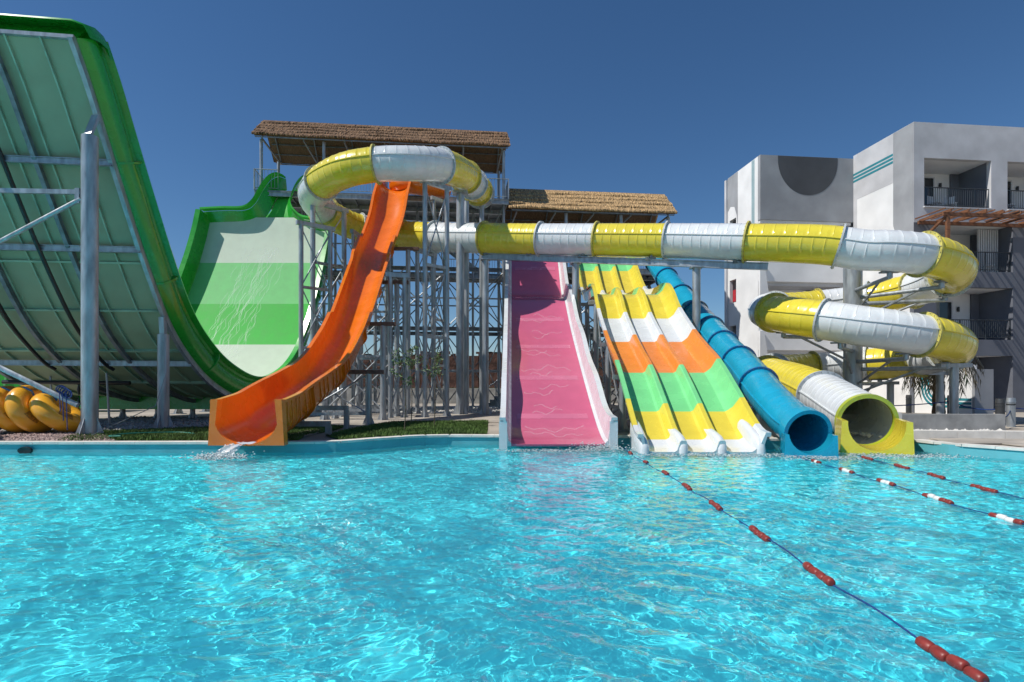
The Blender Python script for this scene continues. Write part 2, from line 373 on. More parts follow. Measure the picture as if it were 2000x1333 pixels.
for i in range(3): link('handrail_post', MB().tube((-1.65+i*.6, 37.4, GZ), (-1.65+i*.6, 37.4, 1.39+i*.43), .035, 6), 'steel', st)
# ------------------------------------------------------------------ tower with two thatched roofs
TA = V((-13.6, 30, 0)); TU = V((.9939, .1107, 0)); TV = V((-.1107, .9939, 0))
def T(u, v, z): return TA+TU*u+TV*v+V((0, 0, z))
tw = thing('slide_tower', 'galvanised steel slide tower with two stepped thatched roofs', 'tower', T(8, 2, GZ))
def thatch_roof(u0, L, run, ze, zr, mat, seed, nrows=5):
    g = random.Random(seed); mb = MB(); th = .05
    A, B = T(u0, 0, ze), T(u0+L, 0, ze); C, D = T(u0, run/2, zr), T(u0+L, run/2, zr); E, G = T(u0, run, ze), T(u0+L, run, ze); dn = V((0, 0, -th))
    mb.add([A, B, D, C, E, G]+[p+dn for p in (A, B, D, C, E, G)], [(0, 1, 2, 3), (3, 2, 5, 4), (7, 6, 9, 8), (8, 9, 10, 11), (0, 6, 7, 1), (4, 5, 11, 10), (0, 3, 9, 6), (3, 4, 10, 9), (1, 7, 8, 2), (2, 8, 11, 5)])
    roof = link('roof', mb, 'boards', tw)
    for side in (0, 1):
        ev, rv = (A, C) if side == 0 else (E, C)
        sl_ = (rv-ev); n = TU.cross(sl_).normalized(); n = n if n.z > 0 else -n
        d = sl_.normalized(); SL = sl_.length
        for r in range(nrows):
            mb = MB(); t0 = r/nrows*SL; sag = g.uniform(0, 6); b1 = min(SL+.06, t0+SL/nrows*1.2); rs = []; us_ = []
            u = -.12
            while u < L+.12: us_.append(u); u += g.uniform(.03, .06)
            for u in us_:
                b0 = t0-.10+g.uniform(-.035, .035)+.03*math.sin(u*1.1+sag)+.02*math.sin(u*3.7+sag); h0 = .12+g.uniform(-.02, .02)+.025*math.sin(u*1.7+sag); p = ev+TU*u
                rs.append([p+d*(b0+.05)+n*.01, p+d*b0+n*(h0*.55), p+d*(b0+.05)+n*h0, p+d*(b0+.2)+n*(h0+g.uniform(-.012, .012)), p+d*b1+n*.06, p+d*b1+n*.005])
            mb.rings(rs)
            for _ in range(int(L*34)):
                u = g.uniform(-.1, L+.1); q_ = g.random(); b0 = t0-.08+.03*math.sin(u*1.1+sag)+.02*math.sin(u*3.7+sag)+(q_**2)*SL/nrows*.7; hh = .125+.025*math.sin(u*1.7+sag)-.05*(q_**2); l = g.uniform(.06, .24); ww = g.uniform(.008, .02)
                a = ev+TU*u+d*(b0+.05)+n*(hh+g.uniform(-.06 if q_ < .2 else -.01, .02)); e_ = a-d*l+TU*g.uniform(-.04, .04)+n*g.uniform(-.02, .02)
                mb.add([a-TU*ww, a+TU*ww, e_], [(0, 1, 2)])
            link('thatch_row', mb, mat, roof, fix=False)
    return roof
thatch_roof(0, 13.5, 3.8, 14.8, 16.35, 'strawold', 1)
thatch_roof(13.62, 9.45, 3.8, 11.4, 13.05, 'straw', 2)
def roof_frame(u0, L, ze, zr, run=3.8):
    for k in range(int(L/2.2)+1):
        u = u0+.35+k*(L-.7)/int(L/2.2)
        beam(tw, T(u, .15, ze-.13), T(u, run-.15, ze-.13), .07, .09, 'steeldark', 'tie_beam')
        for v0, v1 in ((.1, run/2), (run-.1, run/2)): beam(tw, T(u, v0, ze-.1+ (0 if v0 < 1 else 0)), T(u, v1, zr-.16), .06, .08, 'steeldark', 'rafter')
    for f in (.0, .25, .5, .75):
        for side in (0, 1):
            v = run/2*f if side == 0 else run-run/2*f
            beam(tw, T(u0+.05, v, ze-.10+(zr-ze)*f), T(u0+L-.05, v, ze-.10+(zr-ze)*f), .05, .05, 'steeldark', 'purlin')
roof_frame(0, 13.5, 14.8, 16.35); roof_frame(13.62, 9.45, 11.4, 13.05)
FU, FL_ = 11.9, 8.2                                     # floors
for u in (.25, 3.5, 6.8, 10.1, 13.25):
    for v in (.35, 3.45):
        c = T(u, v, 0); column(tw, c.x, c.y, GZ, 14.7, .085)
for u in (16.8, 20.0, 22.8):
    for v in (.35, 3.45):
        c = T(u, v, 0); column(tw, c.x, c.y, GZ, 11.3, .10)
def deck(u0, u1, z, v0=0, v1=3.8):
    link('platform', MB().box(T((u0+u1)/2, (v0+v1)/2, z-.03), (u1-u0)/2, (v1-v0)/2, .03, (TU, TV, V((0, 0, 1)))), 'steeldark', tw)
    for v in (v0+.05, (v0+v1)/2, v1-.05): link('deck_beam', MB().hbar(T(u0, v, z-.19), T(u1, v, z-.19), .12, .24), 'steel', tw)
    k = int((u1-u0)/.8)
    for i in range(k+1):
        u = u0+.06+(u1-u0-.12)*i/k; link('joist', MB().bar(T(u, v0+.12, z-.13), T(u, v1-.12, z-.13), .06, .12), 'steeldark', tw)
deck(0, 13.5, FU); deck(13.62, 23, FL_); deck(0, 13.4, 8.2, 2.4, 3.8)
_bal = [None]
def railing(a, b, z, h=1.1, root=tw, mat='steel', step=.155, r=.012):
    a = V((a.x, a.y, z)); b = V((b.x, b.y, z)); up = V((0, 0, 1)); L = (b-a).length; n = max(2, int(L/step))
    rl = link('top_rail', MB().tube(a+up*h, b+up*h, .025, 6), mat, root); link('bottom_rail', MB().tube(a+up*.12, b+up*.12, .018, 6), mat, rl)
    key = (mat, h)
    if not isinstance(_bal[0], dict): _bal[0] = {}
    for i in range(n+1):
        p = a.lerp(b, i/n); post = i % 12 == 0
        if post: link('rail_post', MB().bar(p, p+up*h, .05, .05), mat, root)
        elif key not in _bal[0]: _bal[0][key] = link('baluster', MB().tube(p+up*.12, p+up*h, r, 5, cap=False), mat, rl, loc=p)
        else: copy(_bal[0][key], rl, p)
railing(T(0, 0, 0), T(0, 3.8, 0), FU); railing(T(0, 3.8, 0), T(13.5, 3.8, 0), FU)
railing(T(0, .05, 0), T(1.2, .05, 0), FU); railing(T(4.2, .05, 0), T(6.4, .05, 0), FU); railing(T(8.4, .05, 0), T(11.5, .05, 0), FU); railing(T(12.4, .05, 0), T(13.5, .05, 0), FU); railing(T(13.5, .05, 0), T(13.5, 3.8, 0), FU)
railing(T(13.7, 3.8, 0), T(23, 3.8, 0), FL_); railing(T(17, .05, 0), T(17.6, .05, 0), FL_); railing(T(10.2, 3.75, 0), T(13.5, 3.75, 0), FL_); railing(T(21.9, .05, 0), T(23, .05, 0), FL_)
for z in (4.7, 8.0):
    for v in (.35, 3.45): link('tie_beam', MB().hbar(T(.25, v, z), T(22.8, v, z), .1, .22), 'steeldark', tw)
    for u in (.25, 3.5, 6.8, 10.1, 13.25, 16.8, 20, 22.8): link('tie_beam', MB().hbar(T(u, .4, z-.02), T(u, 3.4, z-.02), .1, .2), 'steeldark', tw)
us = [.25, 3.5, 6.8, 10.1, 13.25, 16.8, 20, 22.8]
for k, (a, b_) in enumerate(zip(us, us[1:])):
    for z0, z1 in ((.5, 4.6), (4.8, 7.9)):
        if k % 2 == 0 or z0 > 1:
            brace(tw, T(a, .33, z0), T(b_, .33, z1), .035); brace(tw, T(b_, .37, z0), T(a, .37, z1), .035)
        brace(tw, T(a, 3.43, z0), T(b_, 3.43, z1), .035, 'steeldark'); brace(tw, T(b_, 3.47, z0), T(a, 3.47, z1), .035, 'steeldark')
for u in us:
    for z0, z1 in ((.5, 4.6), (4.8, 7.9)): brace(tw, T(u, .4, z0), T(u, 3.4, z1), .035)
for u in (2.0, 5.2, 8.4, 11.6):
    c = T(u, 1.9, 0); column(tw, c.x, c.y, GZ, 11.6, .07)
    for z0, z1 in ((.5, 4.6), (4.8, 7.9), (8.2, 11.5)):
        brace(tw, T(u, 1.9, z0), T(u+1.6, .36, z1), .028); brace(tw, T(u+1.6, .40, z0), T(u, 1.94, z1), .028); brace(tw, T(u, 1.92, z0), T(u-1.6, 3.4, z1), .028)
for z in (2.4, 6.4, 10.0):
    for v in (.35, 3.45): beam(tw, T(.25, v, z), T(13.25, v, z), .06, .08)
# stairs climbing behind the lower platform
for k, (ua, ub, za, zb) in enumerate(((16, 20.5, .25, 4.2), (20.5, 16, 4.2, 8.2), (12.8, 8.0, 8.2, 11.9))):
    v = 4.6+(.0 if k % 2 == 0 else 1.0); 
    for dv in (0, .9): beam(tw, T(ua, v+dv, za), T(ub, v+dv, zb), .06, .22, 'steel', 'stringer')
    nst = 18
    st0 = None
    for i in range(nst):
        t = (i+.5)/nst; c = T(ua+(ub-ua)*t, v+.45, za+(zb-za)*t+.1)
        if st0 is None: st0 = link('tread', MB().box(c, .14, .42, .015, (TU, TV, V((0, 0, 1)))), 'steeldark', tw, loc=c)
        else: copy(st0, tw, c)
    link('handrail', MB().tube(T(ua, v, za+1), T(ub, v, zb+1), .025, 6), 'steel', tw)
# ------------------------------------------------------------------ tube slides
def tube_slide(root, path, cuts, cols, R0, RF, seam=True, fmat=None, step=.12, nseg=40, rib=.36, ribh=.011):
    pts = resample(path, step); fr = frames(pts); idx = []
    for c in cuts:
        idx.append(min(range(len(pts)), key=lambda i: (pts[i]-c).length))
    idx = sorted(set(idx)); bounds = [0]+idx+[len(pts)-1]
    bounds = [b for k, b in enumerate(bounds) if k == 0 or b > bounds[k-1]]
    for k, (i0, i1) in enumerate(zip(bounds, bounds[1:])):
        base = [pts[i] for i in range(i0, i1+1)]; Ls = sum((q_-p_).length for p_, q_ in zip(base, base[1:]))
        st = [0.0, Ls]; st += list(np.arange(.12, Ls-.05, .12)); hot = {}
        for hi, o_ in ((1, .22), (0, .40)):
            for c_ in np.arange(o_, Ls-.1, rib):
                st += [c_-.016, c_, c_+.016]; hot[round(float(c_), 4)] = hi
        st = sorted(set(round(float(q_), 4) for q_ in st)); acc_ = [0]
        for p_, q_ in zip(base, base[1:]): acc_.append(acc_[-1]+(q_-p_).length)
        rs = []; jj = 0; f2 = []
        for d_ in st:
            while jj < len(acc_)-2 and acc_[jj+1] < d_: jj += 1
            w_ = min(1, max(0, (d_-acc_[jj])/max(1e-9, acc_[jj+1]-acc_[jj]))); A_, B_ = fr[i0+jj], fr[i0+jj+1]
            f2.append(tuple(x_.lerp(y_, w_) if m_ == 0 else x_.lerp(y_, w_).normalized() for m_, (x_, y_) in enumerate(zip(A_, B_))))
        for d_, (p, s, n, t) in zip(st, f2):
            hi = hot.get(d_, -1); ring = []
            for q in range(nseg):
                a = 2*math.pi*q/nseg; up_ = math.sin(a) > .2
                r = R0+(ribh if (hi == 1 and up_) or (hi == 0 and not up_ and math.sin(a) > -.7) else 0)
                ring.append(p+s*r*math.cos(a)+n*r*math.sin(a))
            rs.append(ring)
        inner = [[p+s*(R0-.03)*math.cos(2*math.pi*q/nseg)+n*(R0-.03)*math.sin(2*math.pi*q/nseg) for q in range(nseg)] for p, s, n, t in f2[::3]+f2[-1:]]
        mb = MB().rings(rs, cap=False); mb.rings(inner, cap=False)
        seg = link('tube_section', mb, cols[k % len(cols)], root, smooth=True, fix=False, sharp=60)
        if seam:
            for sg in (1, -1):
                a0, a1 = R(9), R(12); q4 = [((R0-.01)*math.cos(a0), (R0-.01)*math.sin(a0)), ((R0+.035)*math.cos(a0), (R0+.035)*math.sin(a0)), ((R0+.035)*math.cos(a1), (R0+.035)*math.sin(a1)), ((R0-.01)*math.cos(a1), (R0-.01)*math.sin(a1))]
                link('seam_flange', MB().rings([[p+s*(sg*x_)+n*y_ for x_, y_ in q4] for p, s, n, t in f2[::2]+f2[-1:]]), cols[k % len(cols)], seg)
        if i1 < len(pts)-1:
            p, s, n, t = fr[i1]; ra = [(R0-.02, -.03), (RF, -.03), (RF, .03), (R0-.02, .03)]
            rr = [[p+t*d+(s*math.cos(2*math.pi*q/36)+n*math.sin(2*math.pi*q/36))*r for q in range(36)] for r, d in ra]
            fm = fmat or ('flangey' if cols[(k+1) % len(cols)] == 'yellow' else 'flange')
            fl_ = link('flange', MB().rings(rr, cap=False, loop=True), fm, seg, smooth=True, sharp=40)
            if RF-R0 > .07:
                mb = MB()
                for q in range(24):
                    a = 2*math.pi*(q+.5)/24; c = p+(s*math.cos(a)+n*math.sin(a))*(R0+(RF-R0)*.62)
                    mb.tube(c-t*.05, c+t*.05, .014, 5)
                link('flange_bolts', mb, 'bolt', seg, kind='stuff')
    return pts, fr
M['flangey'] = nmat('yellow_flange_edge', (.50, .44, .10), rough=.5, var=.3, scale=7)
HC = V((13.3, 22.2, 0)); HR = 3.1
up_pts = [P(940, 383, 31.0), P(934, 374, 29.3), P(915, 351, 27.2), P(892, 335, 25.3), P(860, 324, 23.9), P(800, 320, 23.0), P(735, 322, 22.9), P(672, 334, 23.2), P(626, 360, 24.4), P(614, 388, 25.8), P(636, 414, 27.4), P(684, 440, 28.9), P(745, 454, 29.6), P(800, 460, 28.7), P(870, 464, 27.2), P(945, 466, 25.95), P(1060, 468.5, 24.75), P(1300, 471, 22.6), P(1455, 474, 21.1), P(1600, 478, 19.95)]
ztab = [(-116, 6.2), (-80, 5.98), (-45, 5.72), (0, 5.52), (30, 5.38), (60, 5.22), (90, 5.08), (135, 4.85), (180, 4.42), (215, 3.98), (244, 3.60), (270, 3.34), (315, 3.02), (360, 2.72), (390, 2.55), (420, 2.42), (450, 2.32), (495, 2.18), (540, 1.95)]
def zi(f):
    for (a, z0), (b_, z1) in zip(ztab, ztab[1:]):
        if f <= b_: return z0+(z1-z0)*(f-a)/(b_-a)
    return ztab[-1][1]
def H(f): return HC+V((HR*math.cos(R(f)), HR*math.sin(R(f)), zi(f)))
hx = [H(f) for f in range(-116, 541, 12)]
ex = [V((10.05, 19.9, 1.62)), V((9.72, 17.6, 1.22)), V((9.3, 15.6, .84)), V((9.06, 14.55, .66))]
path = spline(up_pts+hx+ex, 8)
ts = thing('tube_slide', 'long yellow and white enclosed tube slide with spiral by the hotel', 'water slide', (4, 22, GZ))
cuts = [P(937, 378, 30.1), P(931, 370, 29.1), P(921, 358, 28.0), P(908, 345, 26.6), P(862, 324, 23.9), P(735, 322, 22.9), P(628, 358, 24.3), P(632, 410, 27.1), P(703, 446, 29.2), P(783, 459, 29.0), P(850, 463.5, 27.6), P(945, 466, 25.95), P(1055, 468.5, 24.8), P(1167, 470, 23.8), P(1300, 471, 22.6), P(1455, 474, 21.1), P(1640, 480, 19.6)]
cuts += [H(f) for f in (-80, -22, 16, 48, 84, 128, 182, 222, 278, 338, 372, 408, 448, 490, 528)]+[V((9.75, 17.9, 1.2))]
tube_slide(ts, path, cuts, ['yellow', 'white'], .68, .78)
# end of the tube: a ring and a splash trough
p = V((9.06, 14.55, .66)); t = (ex[-1]-ex[-2]).normalized(); s = t.cross(V((0, 0, 1))).normalized(); n = s.cross(t)
def ring_lip(root, p, s, n, t, r0, r1, mat, d=.14):
    rr = [[p+t*q+(s*math.cos(2*math.pi*k/40)+n*math.sin(2*math.pi*k/40))*r for k in range(40)] for r, q in ((r0, -d/2), (r1, -d/2), (r1, d/2), (r0, d/2))]
    return link('exit_ring', MB().rings(rr, cap=False, loop=True), mat, root, smooth=True, sharp=40)
def trough(root, p, t, r, length, hw, mat, out=.13, zb=-.12):
    # lower half of the tube carried forward as an open mouth with thick flat-ended sides
    t = V((t.x, t.y, 0)).normalized(); s = V((-t.y, t.x, 0)); n = V((0, 0, 1)); rs = []
    for k in range(7):
        q = k/6; c = p+t*(.06+length*q); h = hw*(1-.15*q); g = 1-.04*q
        a0 = math.asin(max(-.99, min(.99, h/r))) if h < 0 else 0
        inn = [(-r*g, h)]+[(r*g*math.cos(a), r*math.sin(a)) for a in [math.pi-a0+(math.pi+2*a0)*i/16 for i in range(17)]]+[(r*g, h)]
        o = out*(1+.3*q)
        prof = inn+[(r*g+o, h), (r*g+o*1.25, zb-p.z), (-r*g-o*1.25, zb-p.z), (-r*g-o, h)]
        rs.append([c+s*a+n*b for a, b in prof])
    return link('exit_trough', MB().rings(rs), mat, root, smooth=True, sharp=30)
M['lime'] = fg('yellow_green_fibreglass', (.40, .46, .03))
ring_lip(ts, p, s, n, t, .62, .72, 'lime', .16); trough(ts, p, V((-.44, -1, 0)), .60, 1.4, .10, 'yellow', out=.10)
# beam and posts under the straight run
zb = lambda px, py, D: P(px, py, D)
b0, b1 = P(944, 501, 25.95), P(1500, 521, 20.75)
link('beam', MB().hbar(b0, b1, .16, .26), 'steel', ts)
for px, D in ((956, 25.9), (1147, 24.0), (1383, 21.85)):
    q = (D-b0.y)/(b1.y-b0.y); c = b0.lerp(b1, q); column(ts, c.x, c.y, GZ, c.z-.13, .15)
    link('post_cap', MB().box(c-V((0, 0, .15)), .22, .22, .02), 'steel', ts)
for px in (960, 1055, 1167, 1300, 1453):
    q = (px-944)/556; c = b0.lerp(b1, q*1.0); 
    link('saddle', MB().bar(c+V((-.2, 0, .14)), c+V((.2, 0, .14)), .12, .1).tube(c+V((0, -.15, .2)), c+V((0, .15, .2)), .06, 8), 'steeldark', ts)
def at(px, D): return ((px-1000)*D/F, D)
portal(ts, at(611, 25.0), at(672, 26.2), 9.55, .11, (4.5, 7.0)); portal(ts, at(588, 24.4), at(645, 25.3), 8.45, .10, (3.2, 5.8))
portal(ts, at(830, 23.6), at(873, 24.4), 9.95, .10, (3.6, 6.6)); 
x, y = at(899, 26.1); column(ts, x, y, GZ, 10.35, .19); link('post_cap', MB().box((x, y, 10.4), .35, .3, .05), 'steel', ts)
x, y = at(911, 27.6); column(ts, x, y, GZ, 10.5, .13); 
x, y = at(941, 29.4); column(ts, x, y, GZ, 11.0, .13); link('post_cap', MB().box((x, y, 11.04), .5, .2, .06), 'steel', ts)
portal(ts, at(815, 27.0), at(846, 28.0), 7.9, .10, (4.0,))
for (pa, Da), (pb, Db), zt in (((690, 26.4), (706, 27.4), 8.6), ((733, 28.2), (760, 29.4), 9.4), ((762, 23.2), (790, 23.4), 6.0), ((655, 22.6), (668, 24.0), 4.4), ((848, 29.6), (868, 30.2), 11.2)):
    portal(ts, at(pa, Da), at(pb, Db), zt, .085, tuple(np.arange(2.6, zt-1.5, 2.4)))
# mast of the spiral, arms and props
mast = link('mast', MB().tube((HC.x, HC.y, GZ), (HC.x, HC.y, 6.5), .33, 24), 'steel', ts, smooth=True, sharp=50)
link('base_plate', MB().tube((HC.x, HC.y, GZ), (HC.x, HC.y, GZ+.04), .6, 24), 'steel', mast)
for f in (-100, -60, -20, 40, 100, 190, 232, 270, 310, 400, 460):
    e = H(f); d = V((math.cos(R(f)), math.sin(R(f)), 0)); tip = HC+d*(HR-.1)+V((0, 0, e.z-.86)); root_ = HC+d*.33+V((0, 0, e.z-.86))
    arm = link('arm', MB().tube(root_, tip, .075, 8).tube(tip-V((0, 0, .03)), tip+V((0, 0, .16)), .09, 8), 'steel', ts, smooth=True, sharp=50)
    link('strut', MB().tube(HC+d*.33+V((0, 0, max(.5, e.z-1.7))), HC+d*(HR-.9)+V((0, 0, e.z-.9)), .045, 6), 'steel', arm)
    tt = V((-d.y, d.x, 0)); link('saddle', MB().bar(tip-tt*.3+V((0, 0, .17)), tip+tt*.3+V((0, 0, .17)), .22, .05), 'steeldark', arm)
for px, D, z1 in ((1863, 20.0, 2.22), (1836, 22.6, 2.0), (1739, 24.6, 1.62)):
    x, y = at(px, D); column(ts, x, y, GZ, z1, .14, base=False); link('post_cap', MB().box((x, y, z1+.06), .55 if px > 1800 else .3, .14, .07), 'steel', ts)
x, y = at(1560, 19.2); column(ts, x, y, GZ, .85, .11, base=False)
# ------------------------------------------------------------------ blue tube slide
bl = thing('tube_slide', 'blue enclosed tube slide running straight down beside the spiral', 'water slide', (7.2, 20, GZ))
bp = spline([V((7.35, 31.3, 8.95)), V((7.38, 30.3, 8.55)), V((7.5, 28.5, 7.25)), V((7.58, 27, 6.35)), V((7.72, 24.5, 4.9)), V((7.75, 22.5, 3.9)), V((7.5, 20, 2.9)), V((7.25, 17.5, 2.02)), V((7.0, 15.5, 1.25)), V((6.92, 14.2, .75)), V((6.88, 13.35, .52))], 8)
cl = []; acc = 0
for a, c in zip(bp, bp[1:]):
    acc += (c-a).length
    if acc > 1.95: cl.append(c); acc = 0
tube_slide(bl, bp, cl[:-1], ['blue'], .49, .56, seam=True, fmat='bluedark', rib=.45, ribh=.005)
p = bp[-1]; t = (bp[-1]-bp[-3]).normalized(); s = t.cross(V((0, 0, 1))).normalized(); n = s.cross(t)
ring_lip(bl, p, s, n, t, .46, .55, 'blue', .3); trough(bl, p, V((-.3, -1, 0)), .47, .6, -.05, 'blue', out=.06)
for D in (16.6, 20, 23.5, 27):
    c = min(bp, key=lambda q: abs(q.y-D)); column(bl, c.x, c.y, GZ, c.z-.75, .10); link('saddle', MB().box((c.x, c.y, c.z-.68), .45, .09, .06), 'steel', bl)
# ------------------------------------------------------------------ open slides
def prof_path(tab, X, step=.15): return resample(spline([V((X, d, z)) for d, z in tab], 10), step)
def near(fr, D): return min(range(len(fr)), key=lambda i: abs(fr[i][0].y-D))
# orange slide
og = thing('body_slide', 'steep orange open slide dropping from the tower to the pool', 'water slide', (-6.13, 20, GZ))
otab = [(12.95, .25), (13.6, .33), (14.4, .47), (15.4, .8), (16.6, 1.2), (18.2, 1.8), (19.6, 2.6), (21, 3.55), (23, 5.2), (25, 6.9), (27, 8.55), (28.2, 9.7), (29.2, 11.0), (30.1, 11.85), (31.2, 11.98)]
ox = lambda D: -6.0+.16*max(0, min(1, (D-14.5)/3))-.15*max(0, min(1, (D-20)/4))-.12*max(0, min(1, (D-24)/5))
orr = lambda D: .70-.06*max(0, min(1, (D-13.5)/4))+.14*max(0, min(1, (D-21)/8))
of = [(V((ox(p_.y), p_.y, p_.z)), s_, n_, t_) for p_, s_, n_, t_ in frames(prof_path(otab, -6.1))]
def uprof(r, h, fl, th=.05, k=12):
    A = R(78); inn = [(-r-.0, h)]+[(r*math.sin(-A+2*A*i/k)/math.sin(A), r*.82*(1-math.cos(-A+2*A*i/k))) for i in range(k+1)]+[(r, h)]
    out = [(r+fl, h), (r+fl, h-.07), (r+th, h-.07)]+[((r+th)*math.sin(A-2*A*i/k)/math.sin(A), r*.82*(1-math.cos(A-2*A*i/k))-th) for i in range(k+1)]+[(-r-th, h-.07), (-r-fl, h-.07), (-r-fl, h)]
    return inn+out
def oh(D): return 1.0-.16*max(0, min(1, (D-14.8)/2.5)) if D < 21 else (.84-.16*min(1, (D-21)/.25) if D < 24.4 else (.68+.12*min(1, (D-24.4)/.3) if D < 26 else .62))
def hoop(r, h, w):                                      # a rib that follows the outside of the trough
    A = R(78); o = [((r+.05)*math.sin(-A+2*A*i/12)/math.sin(A), r*.82*(1-math.cos(-A+2*A*i/12))-.05) for i in range(13)]
    o = [(-r-.05, h-.08)]+o+[(r+.05, h-.08)]; q = [(a_*(1+w/r), b_-(w if abs(a_) < r*.75 else w*.4)) for a_, b_ in o]
    return o+q[::-1]
cutsD = [12.9, 15.2, 17.6, 20.2, 22.8, 25.2, 27.6, 31.3]
for a, c in zip(cutsD, cutsD[1:]):
    i0, i1 = near(of, a), near(of, c); sub = of[i0:i1+1]
    sec = link('slide_section', sweep(sub, lambda i: uprof(orr(sub[i][0].y), oh(sub[i][0].y), .12)), 'orange', og, smooth=True, sharp=35)
    if c < 31:
        f = of[i1]; link('joint_flange', sweep([(f[0]-f[3]*.03,)+f[1:], (f[0]+f[3]*.03,)+f[1:]], hoop(orr(c), oh(c), .07)), 'orange', sec)
for i in range(16):
    D = 13.35+i*.33; f = of[near(of, D)]
    link('rib', sweep([(f[0]-f[3]*.03,)+f[1:], (f[0]+f[3]*.03,)+f[1:]], hoop(orr(D), oh(D), .02)), 'orange', og)
f = of[0]; A = R(78); c = V((-6.0, 12.95, .25))
poly = [(-.80, 1.02), (-.86, -.02), (.86, -.02), (.80, 1.02), (.64, 1.02)]+[(.70*math.sin(A-2*A*i/12)/math.sin(A), .70*.82*(1-math.cos(A-2*A*i/12))) for i in range(13)]+[(-.64, 1.02)]
mb = MB(); fr2 = [(c+V((0, d, 0)), V((1, 0, 0)), V((0, 0, 1)), V((0, 1, 0))) for d in (-.12, .1)]
link('end_frame', sweep(fr2, poly), 'orangeend', og)
M['splash'] = None
for px, D, top in ((720, 19.2, None), (748, 21.8, None), (775, 24.2, None), (797, 26.6, None)):
    i = near(of, D); z = of[i][0].z-.35; x, y = at(px, D)
    column(og, x, D, GZ, z, .11); link('saddle', MB().box((x-.25, D, z+.06), .75, .1, .07), 'rust', og)
    x2 = -7.2; column(og, x2, D+.1, GZ, z, .11)
    for z0 in np.arange(.6, z-1.2, 2.2): brace(og, (x2, D+.05, z0), (x, D+.05, min(z, z0+2.2))); brace(og, (x, D+.09, z0), (x2, D+.09, min(z, z0+2.2))); beam(og, (x2, D+.05, z0+.02), (x, D+.05, z0+.02), .08, .1)
link('support_beam', MB().bar((-6.95, 15.2, .56), (-4.85, 15.2, .56), .12, .14).bar((-4.9, 15.2, GZ), (-4.9, 15.2, .49), .14, .14), 'steel', og)
link('support_beam', MB().bar((-7.2, 17.2, .9), (-4.95, 17.2, .9), .12, .14).bar((-5.0, 17.2, GZ), (-5.0, 17.2, .83), .14, .14), 'steel', og)
stb = frames(resample(spline([V((-3.5, 30.75, 11.72)), V((-4.2, 30.35, 11.70)), V((-5.0, 30.15, 11.74)), V((-5.7, 30.3, 11.82)), V((-6.1, 30.9, 11.92))], 8), .12))
link('start_bend', sweep(stb, uprof(.56, .62, .08)), 'orange', og, smooth=True, sharp=35)
# pink slide
pk = thing('family_slide', 'wide pink open slide with white side walls', 'water slide', (1.15, 20, GZ))
M['pinkseam'] = fg('pink_joint_strip', (.60, .16, .26))
ptab = [(14.15, .12), (14.7, .2), (15.15, .33), (15.7, .52), (17, 1.08), (19, 2.02), (21, 3.0), (23, 4.05), (24.4, 4.9), (25.4, 5.45), (26.5, 5.75), (27.4, 6.4), (28.5, 7.5), (29.4, 8.1), (30.3, 8.25), (31, 8.25)]
pf = frames(prof_path(ptab, 1.15))
pc = [14.1, 16.2, 18.6, 21.0, 23.4, 25.9, 28.4, 31.1]
for a, c in zip(pc, pc[1:]):
    sub = pf[near(pf, a):near(pf, c)+1]
    link('floor_panel', sweep(sub, [(-1.17, .02), (-1.0, 0), (1.0, 0), (1.17, .02), (1.17, -.05), (-1.17, -.05)]), 'pink', pk, smooth=True)
    if c < 31:
        f = pf[near(pf, c)]; link('seam_band', sweep([(f[0]-f[3]*.16+f[2]*.003,)+f[1:], (f[0]+f[3]*.16+f[2]*.003,)+f[1:]], [(-1.0, .002), (1.0, .002), (1.0, -.004), (-1.0, -.004)]), 'pinkseam', pk)
    for sg in (-1, 1):
        def wp(i, sg=sg, sub=sub):
            D = sub[i][0].y; h = .62+.06*math.sin(D*1.9)
            q = [(1.172, -.05), (1.172, .03), (1.24, .10), (1.31, h), (1.46, h), (1.46, h-.08), (1.36, h-.08), (1.34, -.05)]
            return [(sg*a_, b_) for a_, b_ in q]
        w = link('side_wall', sweep(sub, wp), 'white', pk, smooth=True, sharp=30)
link('end_block', MB().box((-.22, 14.2, .28), .10, .12, .42), 'white', pk); link('end_block', MB().box((2.52, 14.2, .28), .10, .12, .42), 'white', pk)
for D in (17.5, 20, 22.5, 25, 27.5):
    z = pf[near(pf, D)][0].z-.25
    for x in (0.0, 2.3): column(pk, x, D, GZ, z, .10)
    link('saddle', MB().bar((-.3, D, z+.07), (2.6, D, z+.07), .12, .14), 'steel', pk); brace(pk, (0, D, .5), (2.3, D, z)); brace(pk, (2.3, D+.05, .5), (0, D+.05, z))
